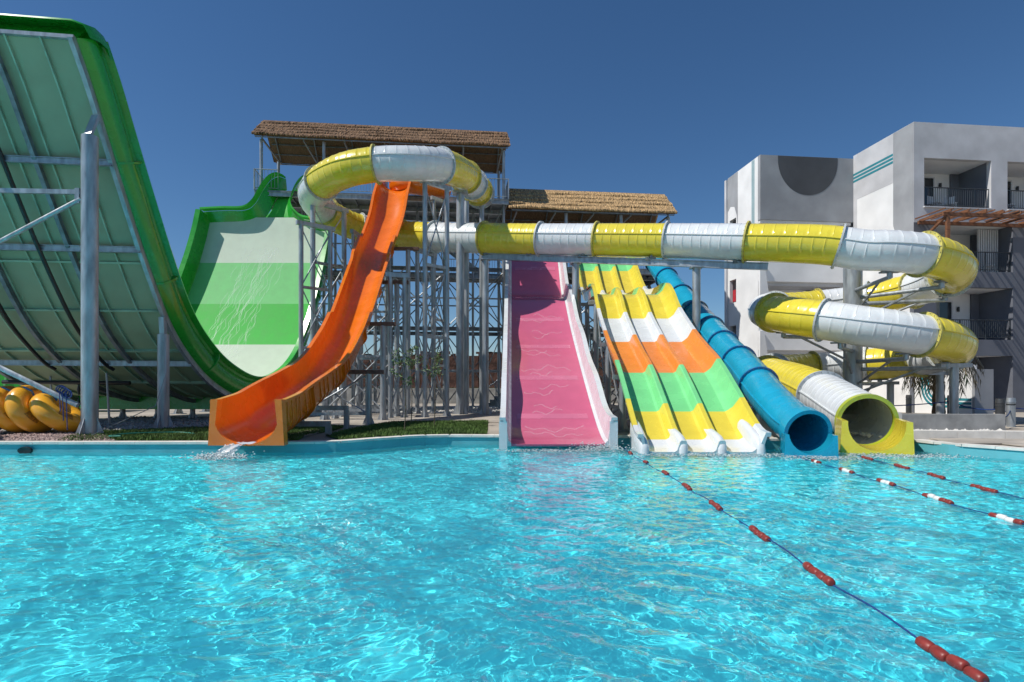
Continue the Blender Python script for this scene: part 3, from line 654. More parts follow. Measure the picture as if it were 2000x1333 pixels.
# three-lane racing slide
ml = thing('racing_slide', 'three lane racing slide banded white, yellow, green and orange', 'water slide', (4.55, 20, GZ))
mtab = [(13.2, .04), (13.7, .12), (14.3, .42), (15.3, 1.08), (16.7, 1.93), (18, 2.5), (19.1, 3.02), (20.4, 3.72), (21.2, 4.22), (21.9, 4.8), (22.5, 5.15), (23.2, 5.27), (24.5, 5.32), (26, 5.5), (27, 5.85), (28.2, 6.65), (29.4, 7.6), (30.2, 8.1), (31, 8.25)]
mf = [(V((4.42+.022*(p_.y-13), p_.y, p_.z)), s_, n_, t_) for p_, s_, n_, t_ in frames(prof_path(mtab, 4.6, .12))]
PIT = .90
def mprof():
    top = [(-1.5*PIT-.16, .42), (-1.5*PIT-.04, .42), (-1.5*PIT+.03, .10)]
    for k in range(3):
        x0 = -1.5*PIT+k*PIT
        top += [(x0+.10, .03), (x0+.25, 0), (x0+.70, 0), (x0+PIT-.14, .04)]
        if k < 2: top += [(x0+PIT-.08, .24), (x0+PIT-.05, .27), (x0+PIT+.05, .27), (x0+PIT+.08, .24)]
    top += [(1.5*PIT-.02, .16), (1.5*PIT+.10, .46), (1.5*PIT+.22, .46)]
    bot = [(1.5*PIT+.22, .36), (1.5*PIT+.13, .36), (1.5*PIT+.02, -.06), (-1.5*PIT-.02, -.06), (-1.5*PIT-.08, .34), (-1.5*PIT-.16, .34)]
    return top+bot
bands = [(13.2, 14.05, 'white'), (14.05, 15.0, 'yellane'), (15.0, 16.7, 'mint'), (16.7, 19.1, 'orange2'), (19.1, 20.9, 'white'), (20.9, 22.55, 'yellane'), (22.55, 23.5, 'mint'), (23.5, 24.6, 'orange2'), (24.6, 27.0, 'white'), (27.0, 29.2, 'yellane'), (29.2, 30.4, 'mint'), (30.4, 31.05, 'yellane')]
for a, c, m in bands:
    sub = mf[near(mf, a):near(mf, c)+1]; link('slide_section', sweep(sub, mprof()), m, ml, smooth=True, sharp=28)
for k in range(4):                                       # rounded white fins between the lanes
    x = 4.43-1.5*PIT+k*PIT; hi = .14 if k in (0, 3) else 0
    pts = [(12.93, -.2), (12.93, .10), (12.97, .22), (13.06, .33), (13.2, .41), (13.45, .47+hi*.5), (13.8, .54+hi), (14.08, .60+hi), (14.12, .5), (14.12, .1), (14.0, -.2)]
    rs = []
    for dx, sc in ((-.10, .86), (-.06, .97), (0, 1), (.06, .97), (.10, .86)): rs.append([V((x+dx, y_+(1-sc)*.3, z_*sc if z_ > 0 else z_)) for y_, z_ in pts])
    link('lane_end', MB().rings(rs), 'white', ml, smooth=True, sharp=50).location.y += .2
for D in (17, 19.5, 22.3, 25, 28):
    z = mf[near(mf, D)][0].z-.3
    for x in (3.3, 5.9): column(ml, x, D, GZ, z, .10)
    link('saddle', MB().bar((3.0, D, z+.07), (6.2, D, z+.07), .12, .14), 'steel', ml)
    for z0 in np.arange(.5, max(.6, z-1), 1.9): brace(ml, (3.3, D, z0), (5.9, D, min(z, z0+1.9))); brace(ml, (5.9, D+.05, z0), (3.3, D+.05, min(z, z0+1.9)))
    if D < 28:
        z2 = mf[near(mf, D+2.5)][0].z-.4
        brace(ml, (3.3, D, .5), (3.3, D+2.5, z2)); brace(ml, (3.3, D, z-.1), (3.3, D+2.5, .5)); beam(ml, (3.3, D, 1.6 if z > 1.8 else .9), (3.3, D+2.5, 1.6 if z > 1.8 else .9), .08, .1)
# ------------------------------------------------------------------ green half pipe
hp = thing('half_pipe_slide', 'giant green half pipe slide with striped far wall and raised near wall', 'water slide', (-14, 21, GZ))
redge = [(15.0, 10.75), (15.5, 9.75), (15.95, 8.7), (16.65, 7.1), (17.4, 5.47), (18.4, 3.62), (19.5, 2.42), (20.8, 1.58), (22.5, 1.08), (24.2, 1.36), (25.6, 2.15), (26.8, 3.5), (27.9, 5.4), (28.75, 7.3), (29.35, 9.0), (29.7, 10.3)]
def rx(D): return -13.6+.14*D
re = []; le = []
for D, z in redge:
    k = (D-15)/14.8; re.append(V((rx(D), D, z))); le.append(V((rx(D)-6.8+.4*k, D-.75+1.05*k, z+.10)))
re = resample(spline(re, 8), .22); le = spline(le, 8)
LL = [0]
for a, c in zip(le, le[1:]): LL.append(LL[-1]+(c-a).length)
tmp = []; j = 0
for k in range(len(re)):
    s_ = LL[-1]*k/(len(re)-1)
    while j < len(LL)-2 and LL[j+1] < s_: j += 1
    tmp.append(le[j].lerp(le[j+1], (s_-LL[j])/max(1e-9, LL[j+1]-LL[j])))
le = tmp; N = len(re)
tang = [(re[min(i+1, N-1)]-re[max(i-1, 0)]).normalized() for i in range(N)]
wid = [(re[i]-le[i]).normalized() for i in range(N)]
nor = [wid[i].cross(tang[i]).normalized() for i in range(N)]       # points into the channel
nor = [n_ if (n_.z > 0 or n_.y*(22-re[i].y) > 0) else -n_ for i, n_ in enumerate(nor)]
def hsurf(i, f, h=0): return le[i].lerp(re[i], f)+nor[i]*h
def hband(i0, i1, mat, name='surface_panel', h0=0, h1=.05, f0=0, f1=1, nf=6):
    mb = MB(); rs = []
    for i in range(i0, i1+1):
        rs.append([hsurf(i, f0+(f1-f0)*k/nf, h1) for k in range(nf+1)]+[hsurf(i, f1-(f1-f0)*k/nf, h0) for k in range(nf+1)])
    return link(name, mb.rings(rs), mat, hp, smooth=True, sharp=40)
def idz(z, far=True):
    rng_ = range(N//2, N) if far else range(0, N//2)
    return min(rng_, key=lambda i: abs(re[i].z-z))
vall = min(range(N), key=lambda i: re[i].z)
bz = [(None, 2.0, 'cream'), (2.0, 3.4, 'cream'), (3.4, 5.55, 'greenmid'), (5.55, 7.75, 'greenlight'), (7.75, 10.2, 'cream')]
i_prev = vall
for z0, z1, m in bz[1:]:
    i1 = idz(z1); hband(i_prev, i1, m); i_prev = i1
hband(i_prev, N-1, 'green')
hband(0, vall, 'greenmid', h0=.03, h1=.05)               # wetted face of the near wall
cuti = [0]+[min(range(vall+1), key=lambda i: abs(re[i].z-z) if re[i].y < 22 else 9) for z in (7.95, 5.35, 4.0, 2.75, 1.75)]+[vall]
nP = 8
for a, c in zip(cuti, cuti[1:]):                         # bare laminate panels seen from below
    if c <= a: continue
    for k in range(nP): hband(a, c, 'under', 'laminate_panel', -.012, .028, (k+.012)/nP, (k+.988)/nP, 2)
for k in range(nP+1):                                    # upstanding joints between panels
    mb = MB(); f = min(.998, max(.002, k/nP)); rs = []
    for i in range(0, vall+1): rs.append([hsurf(i, f)+wid[i]*a_+nor[i]*b_ for a_, b_ in ((-.022, .0), (.022, .0), (.022, -.085), (-.022, -.085))])
    link('joint_rib', mb.rings(rs), 'underrib', hp)
for c in cuti[1:-1]:
    mb = MB()
    mb.rings([[hsurf(c, f)+tang[c]*a_+nor[c]*b_ for a_, b_ in ((-.03, 0), (.03, 0), (.03, -.11), (-.03, -.11))] for f in (0, .5, 1)]); link('cross_flange', mb, 'underrib', hp)
for c in (cuti[1], cuti[2]-2, cuti[4]+2):                # steel cross beams behind the wall
    link('cross_beam', MB().hbar(hsurf(c, -.01, -.22), hsurf(c, 1.0, -.22), .1, .18), 'steel', hp)
for f in (.005, .36, .70, .995):                          # curved steel bearers
    rs = [[hsurf(i, f, -.16)+wid[i]*a_+nor[i]*b_ for a_, b_ in ((-.06, -.07), (.06, -.07), (.06, .07), (-.06, .07))] for i in range(0, vall+1)]
    link('curved_bearer', MB().rings(rs), 'steel' if f > .9 else 'steeldark', hp)
# outer side walls: a round-backed green gutter with a broad lip
def side(sg, i0, i1):
    rs = []
    for i in range(i0, i1+1):
        e = re[i] if sg > 0 else le[i]; w = wid[i]*sg; n_ = nor[i]
        inn = [(.0, .05), (.05, .14), (.09, .35), (.11, .60), (.12, .82)]; out = [(.36, .86), (.38, .80), (.20, .74), (.17, .66), (.27, .48), (.29, .28), (.20, .08), (.02, -.02)]
        rs.append([e+w*a_+n_*b_ for a_, b_ in inn+out])
    return link('side_wall', MB().rings(rs), 'green', hp, smooth=True, sharp=38)
wc = [0, 14, 30, 46, 62, 78, 94, N-1]; wc = [c for c in wc if c < N-6]+[N-1]
for sg in (1, -1):
    for a, c in zip(wc, wc[1:]): side(sg, a, c)
    for c in wc[1:-1]:
        e = re[c] if sg > 0 else le[c]; w = wid[c]*sg; n_ = nor[c]
        link('wall_flange', MB().prism([e+w*a_+n_*b_-tang[c]*.03 for a_, b_ in ((.04, -.04), (.22, .04), (.34, .28), (.37, .55), (.33, .78), (.20, .70), (.12, .1))], tang[c]*.06), 'green', hp)
# rolled lip along the top of the near wall
rs = []
prof = [(-.05, .0), (.30, .0), (.62, .06), (.80, .22), (.86, .22), (.72, -.08), (.30, -.16), (-.05, -.16)]
for k in range(-2, 13):
    f = k/10; q = le[0].lerp(re[0], f)-tang[0]*.0
    if k == 11: q = re[0]+wid[0]*.30-V((0, 0, .10))
    if k == 12: q = re[0]+wid[0]*.46-V((0, 0, .42))
    if k > 10 or k < -1: pass
    rs.append([q-nor[0]*(.0)+nor[0]*b_*1.0-tang[0]*a_*.62 for a_, b_ in [(-.1, .86), (.35, .9), (.62, .6), (.70, .1), (.64, .06), (.52, .5), (.30, .78), (-.1, .74)]])
link('top_lip', MB().rings(rs[1:]), 'green', hp, smooth=True, sharp=35)
link('top_panel', MB().prism([le[0]+nor[0]*.06-tang[0]*.02, re[0]+nor[0]*.06-tang[0]*.02, re[0]+nor[0]*.8-tang[0]*.3, le[0]+nor[0]*.8-tang[0]*.3], nor[0]*.04+tang[0]*.04), 'green', hp)
link('top_angle', MB().bar(le[0]-nor[0]*.06, re[0]-nor[0]*.06, .1, .1), 'steel', hp)
# entry from the tower: two swept shoulders and a chute between them
def loft(name, A_, B_, mat, th, n=6):
    A_ = spline(A_, n); B_ = spline(B_, n); th = V(th); rs = [[a_, b_, b_+th, a_+th] for a_, b_ in zip(A_, B_)]
    return link(name, MB().rings(rs), mat, hp, smooth=True, sharp=40)
up_ = [P(x_, y_, D_) for x_, y_, D_ in ((398, 414, 29.7), (440, 412, 29.6), (480, 411, 29.6), (499, 398, 29.7), (513, 374, 29.9), (528, 354, 30.2), (544, 346, 30.6), (558, 350, 31.0))]
lo_ = [P(x_, y_, D_) for x_, y_, D_ in ((410, 440, 29.9), (445, 440, 29.9), (482, 440, 29.9), (512, 430, 29.95), (528, 410, 30.1), (538, 390, 30.4), (550, 376, 30.8), (560, 371, 31.2))]
loft('shoulder_face', up_, lo_, 'green', (0, .05, 0)); loft('shoulder_lip', [p_+V((0, 0, .02)) for p_ in up_], [p_+V((-.06, -.30, .06)) for p_ in up_], 'greenmid', (0, 0, .09))
ur_ = [P(x_, y_, D_) for x_, y_, D_ in ((640, 437, 29.0), (612, 432, 29.3), (588, 428, 29.6), (572, 414, 29.7), (567, 398, 29.8), (573, 376, 30.0), (583, 359, 30.3), (594, 350, 30.7))]
lr_ = [P(x_, y_, D_) for x_, y_, D_ in ((636, 452, 29.3), (610, 449, 29.6), (584, 446, 29.8), (566, 430, 29.9), (561, 404, 30.05), (566, 384, 30.3), (576, 374, 30.7), (590, 370, 31.1))]
loft('shoulder_face', ur_, lr_, 'green', (0, .05, 0)); loft('shoulder_lip', [p_+V((0, 0, .02)) for p_ in ur_], [p_+V((.10, -.28, .06)) for p_ in ur_], 'greenmid', (0, 0, .09))
cl_ = [P(x_, y_, D_) for x_, y_, D_ in ((470, 446, 30.0), (505, 436, 30.0), (528, 414, 30.15), (538, 394, 30.45), (549, 379, 30.85), (558, 373, 31.4))]
cr_ = [P(x_, y_, D_) for x_, y_, D_ in ((622, 452, 29.8), (585, 446, 29.85), (566, 424, 29.95), (562, 402, 30.15), (572, 384, 30.5), (592, 373, 31.3))]
loft('chute_floor', cl_, cr_, 'greenmid', (0, .12, -.04))
# columns, raking props and the black water pipes
c1 = V((-11.45, 15.25, 0)); c2 = V((-11.2, 18.25, 0)); 
i1 = min(range(vall), key=lambda i: abs(re[i].z-8.7)); i2 = min(range(vall), key=lambda i: abs(re[i].z-3.75))
column(hp, re[i1].x-.02, 15.35, GZ, 8.3, .20, n=20); link('bracket', MB().bar((re[i1].x-.02, 15.3, 8.33), (re[i1].x, 15.55, 8.95), .2, .08), 'steel', hp)
column(hp, re[i2].x-.05, 18.1, GZ, 3.2, .17, n=20); link('bracket', MB().bar((re[i2].x-.05, 18.1, 3.15), (re[i2].x-.05, 18.05, 3.75), .16, .16), 'steel', hp)
xl = re[i1].x-6.8; column(hp, xl, 14.8, GZ, 8.35, .24, n=20)
cx = re[i1].x-.02
link('prop', MB().bar((xl, 14.9, 6.78), (cx-.2, 15.3, 6.78), .07, .12), 'steel', hp)
brace(hp, (cx-.2, 15.3, 6.6), (xl+.3, 14.9, 3.0), .06); brace(hp, (cx-.25, 15.25, 1.05), (xl, 14.8, 4.4), .075)
link('prop_plate', MB().box((cx-.28, 15.28, 6.68), .06, .03, .2), 'steel', hp)
def pipe(pts, r=.06, mat='black', name='water_pipe'):
    q = resample(spline(pts, 6), .25); fr_ = frames(q); rs = []
    for p_, s_, n_, t_ in fr_: rs.append([p_+(s_*math.cos(6.283*k/8)+n_*math.sin(6.283*k/8))*r for k in range(8)])
    return link(name, MB().rings(rs), mat, hp, smooth=True)
for f in (.30, .585):
    ii = list(range(0, idz(2.3, False), 6)); pipe([hsurf(i, f, -.30) for i in ii]+[hsurf(ii[-1]+2, f+.02, -.32)])
k = idz(2.3, False)+3; pipe([hsurf(k, f, -.36) for f in (-.02, .3, .62)], .07)
q = hsurf(k, .36, -.36); pipe([q, q-V((0, 0, .6)), V((q.x, q.y, GZ))], .06)
for px, D, zt in ((214, 19.5, 2.0), (104, 20, 1.9)):
    x, y = at(px, D); link('thin_post', MB().tube((x, y, GZ), (x-.1, y, zt), .035, 8), 'steel', hp)
mb = MB(); yb = 22.8
link('outlet_trough', MB().box((-13.9, yb, .98), 3.6, .5, .34), 'green', hp); link('trough_rim', MB().box((-13.9, yb-.54, 1.30), 3.6, .05, .05), 'green', hp)
for x in (-17, -15.6, -14.2, -12.8, -11.2, -10.4): column(hp, x, yb, GZ, .64 if x < -10.5 else 1.1, .1)
for D, x in ((26.5, -10.2), (28.3, -9.9), (26.5, -15.8), (28.6, -15.6)):
    i = min(range(vall, N), key=lambda i: abs(re[i].y-D)); column(hp, x, D+.45, GZ, re[i].z-.2, .12)
# a cable sagging down the second column, hose on the lawn
link('cable', MB().tube((re[i2].x+.15, 17.85, 3.1), (re[i2].x+.28, 17.7, 2.0), .012, 5).tube((re[i2].x+.28, 17.7, 2.0), (re[i2].x+.02, 17.6, .95), .012, 5).tube((re[i2].x+.02, 17.6, .95), (re[i2].x+.12, 14.6, .25), .012, 5), 'steel', hp)
hs_ = [P(236, 852, 14.2), V((-10.2, 14.4, .3)), V((-10.0, 14.9, .33)), V((-9.2, 15.6, .30)), V((-8.6, 15.4, .28))]
q = resample(spline(hs_, 6), .1); fr_ = frames(q)
tag(link('garden_hose', MB().rings([[p_+(s_*math.cos(6.283*k/6)+n_*math.sin(6.283*k/6))*.018 for k in range(6)] for p_, s_, n_, t_ in fr_]), 'hose', smooth=True), 'green garden hose curled on the lawn by the pool', 'hose')
# second green slide far left
g2 = thing('green_slide', 'green ribbed slide far off behind the inflatable rings', 'water slide', (-27, 29, GZ))
gp = frames(resample(spline([V((-36, 29, 3.6)), V((-31, 29.2, 2.9)), V((-27, 29.4, 1.8)), V((-23, 29.6, .9)), V((-20, 29.7, .7))], 6), .4))
link('slide_section', sweep(gp, [(-.9, .7), (-.8, .1), (.8, .1), (.9, .7), (1.0, .7), (.95, 0), (-.95, 0), (-1.0, .7)]), 'greenmid', g2)
for i in range(3, len(gp)-3, 4):
    f = gp[i]; link('rib', sweep([(f[0]-f[3]*.05,)+f[1:], (f[0]+f[3]*.05,)+f[1:]], [(-1.06, .72), (-1.0, -.06), (1.0, -.06), (1.06, .72), (1.0, .72), (.94, .0), (-.94, .0), (-1, .72)]), 'greenlight', g2); brace(g2, (f[0].x, f[0].y-1, GZ), f[0]+V((.9, -1, -.02)), .05)
# ------------------------------------------------------------------ inflatable rings, deck corner
def torus(c, rot, R1, r1, n1=40, n2=18):
    m = Matrix.Translation(c) @ rot; rs = []
    for i in range(n1):
        a = 6.28319*i/n1; ring = []
        for k in range(n2):
            b_ = 6.28319*k/n2; r = r1*(1-.025*(1 if i % 3 == 0 else 0)*(1 if math.cos(b_) < -.2 else 0)); ring.append(m @ V(((R1+r*math.cos(b_))*math.cos(a), (R1+r*math.cos(b_))*math.sin(a), r*math.sin(b_))))
        rs.append(ring)
    return MB().rings(rs, loop=True)
from mathutils import Euler
for nm, c, e, mat, lab in (
    ('inflatable_ring', V((-12.72, 15.95, .80)), (.66, .12, .74), 'ring', 'orange yellow inflatable ring slumped behind the big column'),
    ('inflatable_ring', V((-13.42, 15.95, .92)), (.90, -.05, .42), 'ring', 'orange yellow inflatable ring in the middle of the row, standing upright'),
    ('inflatable_ring', V((-14.12, 16.1, .90)), (.88, -.05, .46), 'ring', 'orange yellow inflatable ring at the left edge, partly behind another ring'),
    ('inflatable_ring', V((-14.75, 15.75, .80)), (.8, -.1, .6), 'ringblue', 'dark blue inflatable ring lying under the yellow rings')):
    R1, r1 = .44, .275; e = V(e).normalized(); rot = e.to_track_quat('Z', 'Y').to_matrix().to_4x4()
    c.z = GZ+.03+R1*math.sqrt(1-e.z**2)+r1
    t_ = thing(nm, lab, 'inflatable ring', (c.x, c.y, GZ), 'inflatable rings under the half pipe')
    body = link('tube', torus(c, rot, R1, r1), mat, t_, smooth=True, sharp=80)
    m = Matrix.Translation(c) @ rot
    for a0 in (-150, -40, 80, 200):
        rs = []
        for i in range(5):
            a = R(a0+i*7); rs.append([m @ V(((R1+(r1+.006)*math.cos(b_))*math.cos(a), (R1+(r1+.006)*math.cos(b_))*math.sin(a), (r1+.006)*math.sin(b_))) for b_ in [R(50+q*10) for q in range(5)]])
        link('printed_patch', MB().rings(rs, closed=False), 'patch' if mat == 'ring' else 'ringblue', body, smooth=True)
    a = R(120); p0 = m @ V(((R1-.2)*math.cos(a), (R1-.2)*math.sin(a), r1)); p1 = m @ V(((R1+.2)*math.cos(a), (R1+.2)*math.sin(a), r1))
    link('handle', MB().tube(p0, p0.lerp(p1, .5)+(m.to_3x3() @ V((0, 0, .09))), .025, 6).tube(p0.lerp(p1, .5)+(m.to_3x3() @ V((0, 0, .09))), p1, .025, 6), 'ringblue', t_)
rp_ = thing('tie_rope', 'blue rope knotted round the raking pipe above the rings', 'rope', (cx-.6, 15.2, 1.4))
kc = V((cx-.55, 15.18, 1.24+.16))
mb = MB()
for i in range(5): 
    rot = Euler((R(90+i*7), R(60-i*9), R(i*15))).to_matrix().to_4x4(); tb = torus(kc+V((-.05*i+.1, 0, .035*i-.05)), rot, .10, .015, 16, 5); mb.add(tb.v, tb.f)
link('knot', mb, 'rope', rp_, smooth=True)
for dx, l in ((.02, .75), (.12, 1.0), (-.06, .5)): link('strand', MB().tube(kc+V((dx, -.1, 0)), kc+V((dx+.05, -.12, -l)), .012, 5), 'rope', rp_)
dk = thing('timber_deck', 'low grey timber deck corner at the left pool edge', 'deck', (-14.5, 14, GZ))
for i in range(6): link('deck_board', MB().box((-13.8-.0*i, 13.72+i*.15, GZ+.20), 1.35-.11*i, .07, .018), 'deckwood', dk)
link('deck_skirt', MB().prism([(-15.2, 13.66, GZ+.01), (-12.5, 13.66, GZ+.01), (-13.05, 14.5, GZ+.01), (-15.2, 14.5, GZ+.01)], (0, 0, .165)), 'deckwood', dk)
tag(link('pool_inlet', MB().rings([[V((-11.4+r*math.cos(6.283*k/20), 13.33-d, .06+r*.5*math.sin(6.283*k/20))) for k in range(20)] for r, d in ((.18, 0), (.16, .04), (.10, .03))]), 'black', smooth=True), 'dark oval water inlet in the pool wall at left', 'inlet')
# ------------------------------------------------------------------ hotel
C0 = V((19.78, 28, 0)); HU = V((.9945, .105, 0)); HV = V((-.105, .9945, 0)); UP = V((0, 0, 1))
def B(u, v, z): return C0+HU*u+HV*v+UP*z
ho = thing('hotel_building', 'grey and white four storey hotel block with recessed balconies', 'building', B(4, 3, GZ))
def wall(org, d, inw, s0, s1, z0, z1, holes, mat, th=.25, name='wall'):
    ss = sorted(set([s0, s1]+[h[i] for h in holes for i in (0, 1)])); zs = sorted(set([z0, z1]+[h[i] for h in holes for i in (2, 3)])); mb = MB()
    ss = [s for s in ss if s0 <= s <= s1]; zs = [z for z in zs if z0 <= z <= z1]
    def solid(i, j):
        if i < 0 or j < 0 or i >= len(ss)-1 or j >= len(zs)-1: return False
        sm = (ss[i]+ss[i+1])/2; zm = (zs[j]+zs[j+1])/2
        return not any(h[0] < sm < h[1] and h[2] < zm < h[3] for h in holes)
    p = lambda s, z, t: org+d*s+UP*z+inw*t
    for i in range(len(ss)-1):
        for j in range(len(zs)-1):
            if not solid(i, j): continue
            a, b_, c, e = ss[i], ss[i+1], zs[j], zs[j+1]
            mb.add([p(a, c, 0), p(b_, c, 0), p(b_, e, 0), p(a, e, 0)], [(0, 1, 2, 3)]); mb.add([p(a, c, th), p(b_, c, th), p(b_, e, th), p(a, e, th)], [(3, 2, 1, 0)])
            if not solid(i-1, j): mb.add([p(a, c, 0), p(a, e, 0), p(a, e, th), p(a, c, th)], [(0, 1, 2, 3)])
            if not solid(i+1, j): mb.add([p(b_, c, 0), p(b_, e, 0), p(b_, e, th), p(b_, c, th)], [(3, 2, 1, 0)])
            if not solid(i, j-1): mb.add([p(a, c, 0), p(b_, c, 0), p(b_, c, th), p(a, c, th)], [(3, 2, 1, 0)])
            if not solid(i, j+1): mb.add([p(a, e, 0), p(b_, e, 0), p(b_, e, th), p(a, e, th)], [(0, 1, 2, 3)])
    return link(name, mb, mat, ho, fix=False)
TOP = 14.55; Z3, Z2, Z1 = 10.4, 7.25, 3.85
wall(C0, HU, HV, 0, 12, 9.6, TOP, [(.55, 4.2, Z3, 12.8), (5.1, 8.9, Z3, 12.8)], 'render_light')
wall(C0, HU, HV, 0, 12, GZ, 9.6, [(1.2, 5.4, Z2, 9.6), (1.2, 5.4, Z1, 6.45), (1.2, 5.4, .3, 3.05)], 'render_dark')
wall(C0+HV*.0, HV, HU, .25, 4.24, GZ, TOP, [], 'render_white')
link('roof_slab', MB().box(B(6, 4, TOP-.3), 5.7, 3.7, .1, (HU, HV, UP)), 'render_mid', ho)
link('rear_wall', MB().box(B(6, 8, 7.2), 6, .12, 7.2, (HU, HV, UP)), 'render_mid', ho)
off = -HU*.006
def sheet(name, pts, mat, par=None, d=None): return link(name, MB().prism(pts, d if d is not None else HU*.004), mat, par or ho)
L_ = lambda v, z: B(-.006, v, z)
sheet('paint_field', [L_(1.32, 12.0), L_(3.95, 12.0), L_(3.95, GZ), L_(4.235, GZ), L_(4.235, TOP-.01), L_(1.32, TOP-.01)], 'render_light')
arc = [L_(1.32-.0, 9.9+.0)]+[L_(1.32-1.3*(1-math.cos(a))*.95, 9.9-.9*math.sin(a)) for a in [R(9*k) for k in range(1, 11)]]
sheet('paint_field', [L_(.01, TOP-.01), L_(1.31, TOP-.01)]+arc+[L_(.01, 9.0)], 'render_mid')
for k in range(3): sheet('paint_stripe', [B(-.012, 1.33, 13.02+k*.19), B(-.012, 4.23, 13.02+k*.19), B(-.012, 4.23, 13.14+k*.19), B(-.012, 1.33, 13.14+k*.19)], 'teal')
_hb = {}
def room(s0, s1, z0, z1, depth=1.7, first=False, chairs=0, rail=True, doorw=2.2):
    ax = (HU, HV, UP); m = (s0+s1)/2; w = (s1-s0)/2
    link('balcony_floor', MB().box(B(m, .25+depth/2+.002, z0-.08), w+.05, depth/2, .075, ax), 'render_light', ho)
    link('balcony_ceiling', MB().box(B(m, .25+depth/2+.002, z1+.06), w+.05, depth/2, .055, ax), 'render_white', ho)
    link('balcony_back_wall', MB().box(B(m, .25+depth+.06, (z0+z1)/2), w+.05, .055, (z1-z0)/2+.1, ax), 'render_white', ho)
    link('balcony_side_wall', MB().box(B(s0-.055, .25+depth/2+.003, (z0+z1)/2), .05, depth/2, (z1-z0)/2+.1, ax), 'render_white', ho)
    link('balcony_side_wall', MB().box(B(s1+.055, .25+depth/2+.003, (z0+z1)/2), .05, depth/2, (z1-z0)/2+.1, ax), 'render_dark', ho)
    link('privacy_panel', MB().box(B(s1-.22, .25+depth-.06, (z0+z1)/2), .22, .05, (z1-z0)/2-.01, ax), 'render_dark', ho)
    d0 = s0+.08; d1 = d0+doorw; v = .25+depth; zt = z0+2.15
    dr = link('sliding_door_dark_room', MB().box(B((d0+d1)/2, v-.02, (z0+zt)/2), (d1-d0)/2, .02, (zt-z0)/2, ax), 'lamp', ho)  # dark sheet backing the door, coloured to stand in for the unlit room
    for a in (d0+.03, (d0+d1)/2, d1-.03): link('door_frame', MB().box(B(a, v-.07, (z0+zt)/2), .035, .025, (zt-z0)/2, ax), 'frame', dr)
    link('door_frame', MB().box(B((d0+d1)/2, v-.07, zt+.03), (d1-d0)/2, .026, .035, ax), 'frame', dr)
    for a in (0, 1): link('pane', MB().box(B(d0+(d1-d0)*(.25+.5*a), v-.055, (z0+zt)/2), (d1-d0)/4-.04, .006, (zt-z0)/2-.03, ax), 'glass', dr)
    mb = MB()
    for i in range(8):
        x = d0+(d1-d0)*.5+.1+i*.06; mb.box(B(x, v-.048+(.003 if i % 2 else 0), (z0+zt)/2), .03, .004, (zt-z0)/2-.05, ax)
    c = link('curtain', mb, 'curtain', dr); c.location = -HV*.02
    link('wall_lamp', MB().tube(B(d1+.35, v-.07, z0+1.65), B(d1+.35, v-.07, z0+1.9), .06, 10).box(B(d1+.35, v-.03, z0+1.78), .04, .03, .06, ax), 'lamp', ho, smooth=True)
    if rail:
        a, b_ = B(s0+.02, .12, z0), B(s1-.02, .12, z0)
        railing(a, b_, z0, 1.0, ho, 'rail', .115, .014)
room(.55, 4.2, Z3, 12.8); room(5.1, 8.9, Z3, 12.8); room(1.2, 5.4, Z2, 9.6, doorw=2.4); room(1.2, 5.4, Z1, 6.45, doorw=2.6); room(1.2, 5.4, .3, 3.05, rail=False, doorw=2.6)
link('balcony_sill', MB().box(B(2.37, -.04, Z3-.03), 1.87, .05, .03, (HU, HV, UP)), 'render_light', ho); link('balcony_sill', MB().box(B(7, -.04, Z3-.03), 1.93, .05, .03, (HU, HV, UP)), 'render_light', ho)
mb = MB()
for i in range(9): link('screen_slat', MB().box(B(4.2+i*.13, .7, 8.4), .03, .05, 1.15, (HU, HV, UP)), 'frame', ho)
# stair block with the dark half disc
C1 = B(0, 4.24, 0); D_ = -HU
def Q(s, v, z): return C1+D_*s+HV*v+UP*z
wall(C1-HV*0, D_, HV, .006, 5.56, 10.8, 14.4, [], 'render_mid'); 
disc = []
for k in range(25):
    a = math.pi+math.pi*k/24; disc.append(Q(2.74+1.78*math.cos(a), -.008, 13.95+1.78*1.25*math.sin(a)*.86+.2))
sheet('paint_disc', [Q(.96, -.008, 14.39)]+disc+[Q(4.52, -.008, 14.39)], 'render_disc', d=HV*.005)
link('stair_roof', MB().box(Q(2.8, 2, 14.2), 2.75, 1.7, .1, (HU, HV, UP)), 'render_mid', ho)
link('overhang_slab', MB().box(Q(2.8, 1.2, 10.72), 2.72, 1.1, .08, (HU, HV, UP)), 'render_white', ho)
wall(Q(5.56, 0, 0), HV, HU, .25, 3.75, GZ, 14.4, [(2.7, 3.5, 10.2, 11.7), (2.7, 3.5, 6.6, 8.0), (2.7, 3.5, 3.6, 5.2)], 'render_white', th=.2)
link('stair_back_wall', MB().box(Q(2.8, 3.8, 7.3), 2.9, .1, 7.0, (HU, HV, UP)), 'render_light', ho)
link('landing_wall', MB().box(Q(3.6, 1.9, 5.5), 1.9, .1, 5.2, (HU, HV, UP)), 'render_white', ho)
link('landing_wall', MB().box(Q(.85, 1.9, 5.5), .83, .12, 5.2, (HU, HV, UP)), 'render_dark', ho)
for z0, z1 in ((7.4, 8.75), (3.55, 4.95), (GZ, 1.6)): link('landing_parapet', MB().box(Q(2.78, .3, (z0+z1)/2), 2.76, .1, (z1-z0)/2, (HU, HV, UP)), 'render_white', ho)
for z in (7.3, 3.45): link('landing_slab', MB().box(Q(2.78, 1.1, z), 2.76, .7, .1, (HU, HV, UP)), 'render_light', ho)
link('corner_fin', MB().prism([Q(5.3, .22, GZ), Q(5.55, .22, GZ), Q(5.55, .22, 10.78), Q(5.3, .22, 10.78)], HV*.5), 'render_white', ho)
